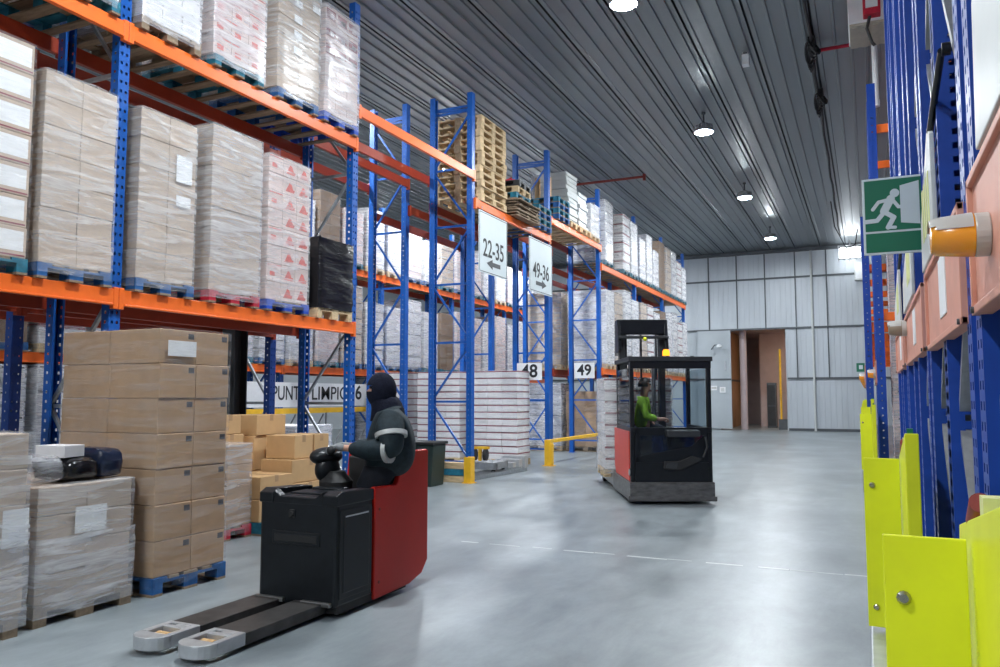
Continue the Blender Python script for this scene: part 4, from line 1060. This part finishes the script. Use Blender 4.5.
MB().cyl((-.02, -.63, .73), (-.02, -.65, .73), .02, n=16).box(-.045, .005, -.64, -.625, .70, .76).build('latch', 'blackrough', t, bevel=.003)
MB().box(.385, .398, -.56, -.23, .17, .73).box(.385, .394, -.60, -.19, .13, .77).build('side_hatch', 'black', t, bevel=.006)
MB().box(.39, .402, -.54, -.25, .715, .725).build('hatch_handle', 'silver', t)
MB().box(-.33, .38, -.60, .34, .025, .10).build('chassis', 'blackrough', t, bevel=.01)
MB().cyl((.34, -.45, .06), (.27, -.45, .06), .06).cyl((-.30, -.45, .06), (-.23, -.45, .06), .06).cyl((.02, .2, .09), (-.06, .2, .09), .09).build('drive_wheels', 'blackrough', t)
for xx in (-.335, .09):
    MB().box(xx, xx + .26, -.66, -.62, .085, .115).build('fork_bracket', 'steel', t, bevel=.004)
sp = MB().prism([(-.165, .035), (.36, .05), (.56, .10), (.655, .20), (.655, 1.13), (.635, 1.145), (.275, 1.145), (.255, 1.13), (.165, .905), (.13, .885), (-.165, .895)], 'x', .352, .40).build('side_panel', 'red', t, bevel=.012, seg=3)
MB().cyl((.40, -.10, .72), (.405, -.10, .72), .012, n=10).cyl((.40, -.1, .16), (.405, -.1, .16), .012, n=10).build('rivets', 'cap', sp)
MB().prism([(.40, .10), (.56, .12), (.65, .2), (.65, 1.13), (.50, 1.13), (.47, .9)], 'x', -.33, .352).build('backrest', 'red', t, bevel=.012, seg=3)
MB().box(-.28, .33, .42, .47, .55, 1.08).build('back_pad', 'blackrough', t, bevel=.02)
MB().prism([(-.165, .06), (.45, .06), (.45, .42), (-.165, .5)], 'x', -.33, -.30).build('step_panel', 'red', t, bevel=.01)
MB().box(-.30, .35, -.16, .46, .10, .148).build('platform', 'blackrough', t, bevel=.005)
MB().tube([(.13, .54, 1.10), (.13, .54, 1.19), (.17, .54, 1.225), (.25, .54, 1.225), (.29, .54, 1.19), (.29, .54, 1.10)], .02, n=10).build('grab_handle', 'blackrough', t, smooth=True)

MB().lathe([(.13, .86), (.135, .92), (.09, .97), (.07, 1.0)], (-.02, -.10, 0), None, 20).build('gaiter', 'blackrough', t, smooth=True)
hc = Vector((.27 - .405*math.cos(R(28)), .16 - .405*math.sin(R(28)), 1.172)); bd = Vector((-math.sin(R(28)), math.cos(R(28)), 0))
sh = MB().bar((-.06, -.10, .93), hc - Vector((.02, .02, .05)), .09, .07).cyl(hc - bd*.2, hc + bd*.2, .018, n=14).build('tiller', 'blackrough', t, bevel=.004)
mb = MB(); mb.ball(hc + Vector((-.05, -.05, -.06)), .15, sc=(.75, 1.1, .5)).ball(hc + Vector((-.02, -.07, -.16)), .15, sc=(.6, .8, .8)); mb.build('tiller_head', 'black', sh)
MB().ball(hc - bd*.21, .035).ball(hc + bd*.21, .035).build('grip_end', 'blackrough', sh)
for xc in (-.235, .15):
    f = MB().box(xc - .13, xc + .13, -1.42, -.60, .085, .105).box(xc - .13, xc - .115, -1.42, -.60, .03, .09).box(xc + .115, xc + .13, -1.42, -.60, .03, .09).build('fork', 'fork_steel', t, bevel=.004)
    mb = MB()
    mb.prism([(xc - .132, -1.42), (xc + .132, -1.42), (xc + .132, -1.60), (xc + .132, -1.64), (xc - .132, -1.64), (xc - .132, -1.60)], 'z', .0, .001)  # replaced below
    mb.bm.free(); mb = MB()
    for a, b in ((-.132, -.085), (.085, .132)): mb.box(xc + a, xc + b, -1.66, -1.42, .03, .112)
    mb.box(xc - .085, xc + .085, -1.455, -1.42, .05, .112).box(xc - .085, xc + .085, -1.535, -1.49, .05, .112).box(xc - .02, xc + .085, -1.49, -1.455, .05, .112)
    arc = [(xc - .132, -1.66)] + [(xc - .132*math.cos(a), -1.68 - .105*math.sin(a)) for a in [math.pi*k/10 for k in range(11)]] + [(xc + .132, -1.66)]
    mb.prism(arc, 'z', .03, .112)
    mb.build('fork_tip', 'silver', f, bevel=.006)
    MB().cyl((xc - .05, -1.60, .05), (xc + .05, -1.60, .05), .05, n=20).build('load_wheel', 'kraft', f)

# ------------------------------------------------------------------ red and black reach truck with cab
RZ = R(25); RO = (-2.70, 11.87, 0)
t = thing('reach_truck', 'red and black reach truck with glazed cab in the middle of the aisle', 'reach truck', RO, RZ)
MB().box(-.63, .63, -.03, 1.72, .05, .33).box(-.63, .63, -.035, -.02, .08, .30).prism([(-.66, -.04), (.66, -.04), (.64, .1), (-.64, .1)], 'z', .05, .12).build('base_skirt', 'base_steel', t, bevel=.015)
for s in (-1, 1):
    MB().box(s*.54 - .08, s*.54 + .08, 1.7, 3.5, .08, .30).build('straddle_leg', 'steel', t, bevel=.015)
    MB().cyl((s*.54 - .06, 3.3, .11), (s*.54 + .06, 3.3, .11), .11).build('wheel', 'blackrough', t)
for s in (-1, 1):
    MB().prism([(.10, .33), (1.45, .33), (1.60, .45), (1.60, 1.08), (.10, 1.08)], 'x', s*.60 - .02, s*.60 + .02).build('side_panel', 'red_bright', t, bevel=.012)
MB().box(-.57, .57, .9, 1.6, .33, 1.02).build('battery_box', 'charcoal', t, bevel=.01)
mb = MB()
for (xx, y0, y1) in ((-.61, -.0, .10), (.55, 0, .10), (-.61, 1.30, 1.38), (.55, 1.30, 1.38)): mb.box(xx, xx + .06, y0, y1, .33, 2.14)
mb.box(-.61, .61, -.02, .04, 2.02, 2.14).box(-.61, .61, -.01, .03, 1.06, 1.14).box(-.61, -.55, 0, 1.38, 1.06, 1.14).box(.55, .61, 0, 1.38, 1.06, 1.14)
mb.build('cab_frame', 'black', t, bevel=.01)
mb = MB().box(-.63, .63, -.04, .06, 2.13, 2.20).box(-.63, .63, 1.34, 1.42, 2.13, 2.20).box(-.63, -.55, 0, 1.4, 2.13, 2.20).box(.55, .63, 0, 1.4, 2.13, 2.20)
for k in range(5): mb.box(-.55 + .22*k, -.51 + .22*k, .05, 1.35, 2.14, 2.19)
mb.build('roof_guard', 'charcoal', t, bevel=.006)
# front door: dark lower panel with window and sloped edge, clear upper pane
dr = MB().box(-.55, .55, -.012, .012, .33, .62).prism([(-.55, .62), (.55, .62), (.55, 1.08), (.30, .86), (-.55, .70)], 'y', -.012, .012).box(-.55, -.47, -.012, .012, .62, 1.12).box(-.55, .55, -.012, .012, 1.02, 1.14).build('cab_door', 'black', t, bevel=.006)
MB().box(-.48, .54, -.004, .004, .64, 1.04).build('lower_pane', 'glass_dark', dr)
MB().box(-.52, .52, -.005, .005, 1.14, 2.03).build('upper_pane', 'glass', dr)
mb = MB(); mb.prism([(-.14, .52), (.12, .50), (.24, .56), (.42, .64), (.44, .68), (.30, .72), (.08, .64), (-.12, .64)], 'y', -.045, -.012); mb.build('door_handle', 'blackrough', dr, bevel=.014)
MB().prism([(-.10, .54), (.06, .53), (.08, .61), (-.08, .62)], 'y', -.05, -.044).build('handle_recess', 'charcoal', dr)
MB().tube([(.50, -.03, 1.0), (.52, -.05, .85), (.46, -.04, .70)], .018).build('grip', 'charcoal', dr, smooth=True)
MB().box(-.605, -.595, .10, 1.30, 1.14, 2.03).build('side_pane', 'glass_dark', t); MB().box(.595, .605, .10, 1.30, 1.14, 2.03).build('side_pane', 'glass', t)
mb = MB()
for k in range(6): mb.box(-.62, -.608, .12, 1.28, 1.2 + .14*k, 1.215 + .14*k)
mb.build('window_bars', 'black', t)
MB().cyl((-.605, .05, .47), (-.635, .05, .47), .045, n=18).cyl((-.59, .05, .47), (-.62, .05, .47), .06, n=18, m=1).build('side_lock', ['silver', 'black'], t)
MB().cyl((-.02, .18, 2.19), (-.02, .18, 2.22), .06, n=18).build('beacon_base', 'charcoal', t)
MB().lathe([(.052, 0), (.055, .05), (.045, .09), (.02, .10)], (-.02, .18, 2.22), None, 20).build('beacon', 'beacon_on', t, smooth=True)
MB().cyl((.38, .2, 2.19), (.38, .2, 2.22), .03).build('antenna_base', 'charcoal', t)
MB().prism([(-.15, 1.0), (.25, 1.0), (.25, 1.12), (-.15, 1.10)], 'x', -.1, .4).build('console', 'charcoal', t, bevel=.02)
st = MB().box(-.52, -.08, .45, .95, .90, 1.02).build('seat', 'blackrough', t, bevel=.03)
MB().box(-.56, -.48, .48, .92, 1.0, 1.60).build('seat_back', 'blackrough', st, bevel=.03)
XO = -.12
for s in (-1, 1):
    MB().box(XO + s*.34 - .05, XO + s*.34 + .05, 1.64, 1.80, .33, 2.80).build('mast_channel', 'charcoal', t, bevel=.008)
    MB().cyl((XO + s*.2, 1.72, .4), (XO + s*.2, 1.72, 2.3), .035).build('lift_cylinder', 'steel', t)
    MB().prism([(1.5, 2.40), (1.9, 2.30), (1.9, 2.92), (1.62, 2.92)], 'x', XO + s*.40 - .03, XO + s*.40 + .03).build('mast_cheek', 'black', t, bevel=.01)
MB().box(XO - .40, XO + .40, 1.60, 1.72, 2.66, 2.92).build('mast_head', 'black', t, bevel=.02)
MB().box(XO - .43, XO + .43, 1.48, 1.56, 2.58, 2.63).build('mast_crossbar', 'charcoal', t, bevel=.01)
MB().ball((XO + .02, 1.47, 2.57), .035).build('mast_marker', 'yellow_guard', t)
mb = MB()
for k in range(3): mb.box(XO - .28 + .26*k, XO - .25 + .26*k, 1.72, 1.76, 1.9, 2.7)
mb.build('load_backrest', 'black', t)
for s in (-1, 1): MB().box(-.14 + s*.22 - .06, -.14 + s*.22 + .06, 1.80, 3.0, .262, .30).box(-.14 + s*.22 - .06, -.14 + s*.22 + .06, 1.78, 1.84, .262, .9).build('fork', 'steel', t, bevel=.005)
# its load: sits on the forks
c, s = math.cos(RZ), math.sin(RZ); lx, ly = -.15, 2.48
wx, wy = RO[0] + lx*c - ly*s, RO[1] + lx*s + ly*c
load('tall white wrapped load with dark layer edges carried by the reach truck', wx + .6, wy - .55, wy + .55, .20, 1.72, 8, 2, 2, 'card_white', 'wood', 'edge', 'film', rz=RZ, depth=1.2, jit=.01)
# driver in the cab, seen through the glass
t2 = thing('person', 'person in yellow-green hi-vis jacket sitting inside the reach truck cab', 'person', (0, 0, 0))
co_ = (RO[0] + (-.28)*c - .70*s, RO[1] + (-.28)*s + .70*c, 0.0)
t2.location = co_; t2.rotation_euler = (0, 0, RZ + R(170))
g = Graph()
pel = g.add((0, 0, 1.10), .11); bel = g.add((.02, 0, 1.24), .115, pel); ch = g.add((.02, 0, 1.44), .13, bel); nk = g.add((0, 0, 1.60), .06, ch)
hl = g.add((-.02, 0, 1.69), .066, nk); hd = g.add((-.03, 0, 1.78), .085, hl); g.add((-.025, 0, 1.85), .064, hd); g.add((-.125, 0, 1.76), .016, hd)
W = {}
for sd in (-1, 1):
    sh_ = g.add((.02, sd*.17, 1.53), .064, ch); el = g.add((-.02, sd*.24, 1.29), .045, sh_); wr = g.add((-.24, sd*.17, 1.24), .029, el); W[sd] = (sh_, el, wr); hand(g, wr, -1, sd)
    kn = g.add((-.34, sd*.11, 1.06), .062, pel); an = g.add((-.36, sd*.11, .66), .042, kn); g.add((-.46, sd*.11, .60), .034, an)
skin('body', 'skin', g.V, g.E, g.R, t2)
j = Graph(); a = j.add((0, 0, 1.08), .15); b = j.add((.02, 0, 1.24), .158, a); d_ = j.add((.02, 0, 1.44), .168, b); j.add((0, 0, 1.575), .09, d_)
for sd in (-1, 1):
    p = j.add(Vector(g.V[W[sd][0]]) + Vector((0, sd*.012, 0)), .090, d_); q = j.add(g.V[W[sd][1]], .070, p); j.add(Vector(g.V[W[sd][1]]).lerp(Vector(g.V[W[sd][2]]), .85), .048, q)
skin('hi_vis_jacket', 'hivis', j.V, j.E, j.R, t2)
j = Graph(); a = j.add((0, 0, 1.10), .135)
for sd in (-1, 1):
    k = j.add((-.34, sd*.11, 1.06), .08, a); j.add((-.36, sd*.11, .70), .06, k)
skin('trousers', 'trousers', j.V, j.E, j.R, t2)
mb = MB(); bmesh.ops.create_uvsphere(mb.bm, u_segments=28, v_segments=20, radius=1)
bmesh.ops.delete(mb.bm, geom=[f for f in mb.bm.faces if f.calc_center_median().z < -.25 or (f.calc_center_median().x < -.45 and f.calc_center_median().z < .35)], context='FACES')
for v in mb.bm.verts: v.co = Vector((v.co.x*.108 - .022, v.co.y*.094, v.co.z*.115 + 1.79))
mb.build('hair', 'blackrough', t2, smooth=True)
for sd in (-1, 1):
    MB().ball((-.108, sd*.03, 1.79), .012, seg=12).build('eye', 'eye', t2)
    MB().prism([(-.46, .565), (-.27, .565), (-.27, .68), (-.36, .68)], 'y', sd*.11 - .045, sd*.11 + .045).build('boot', 'blackrough', t2, bevel=.012)
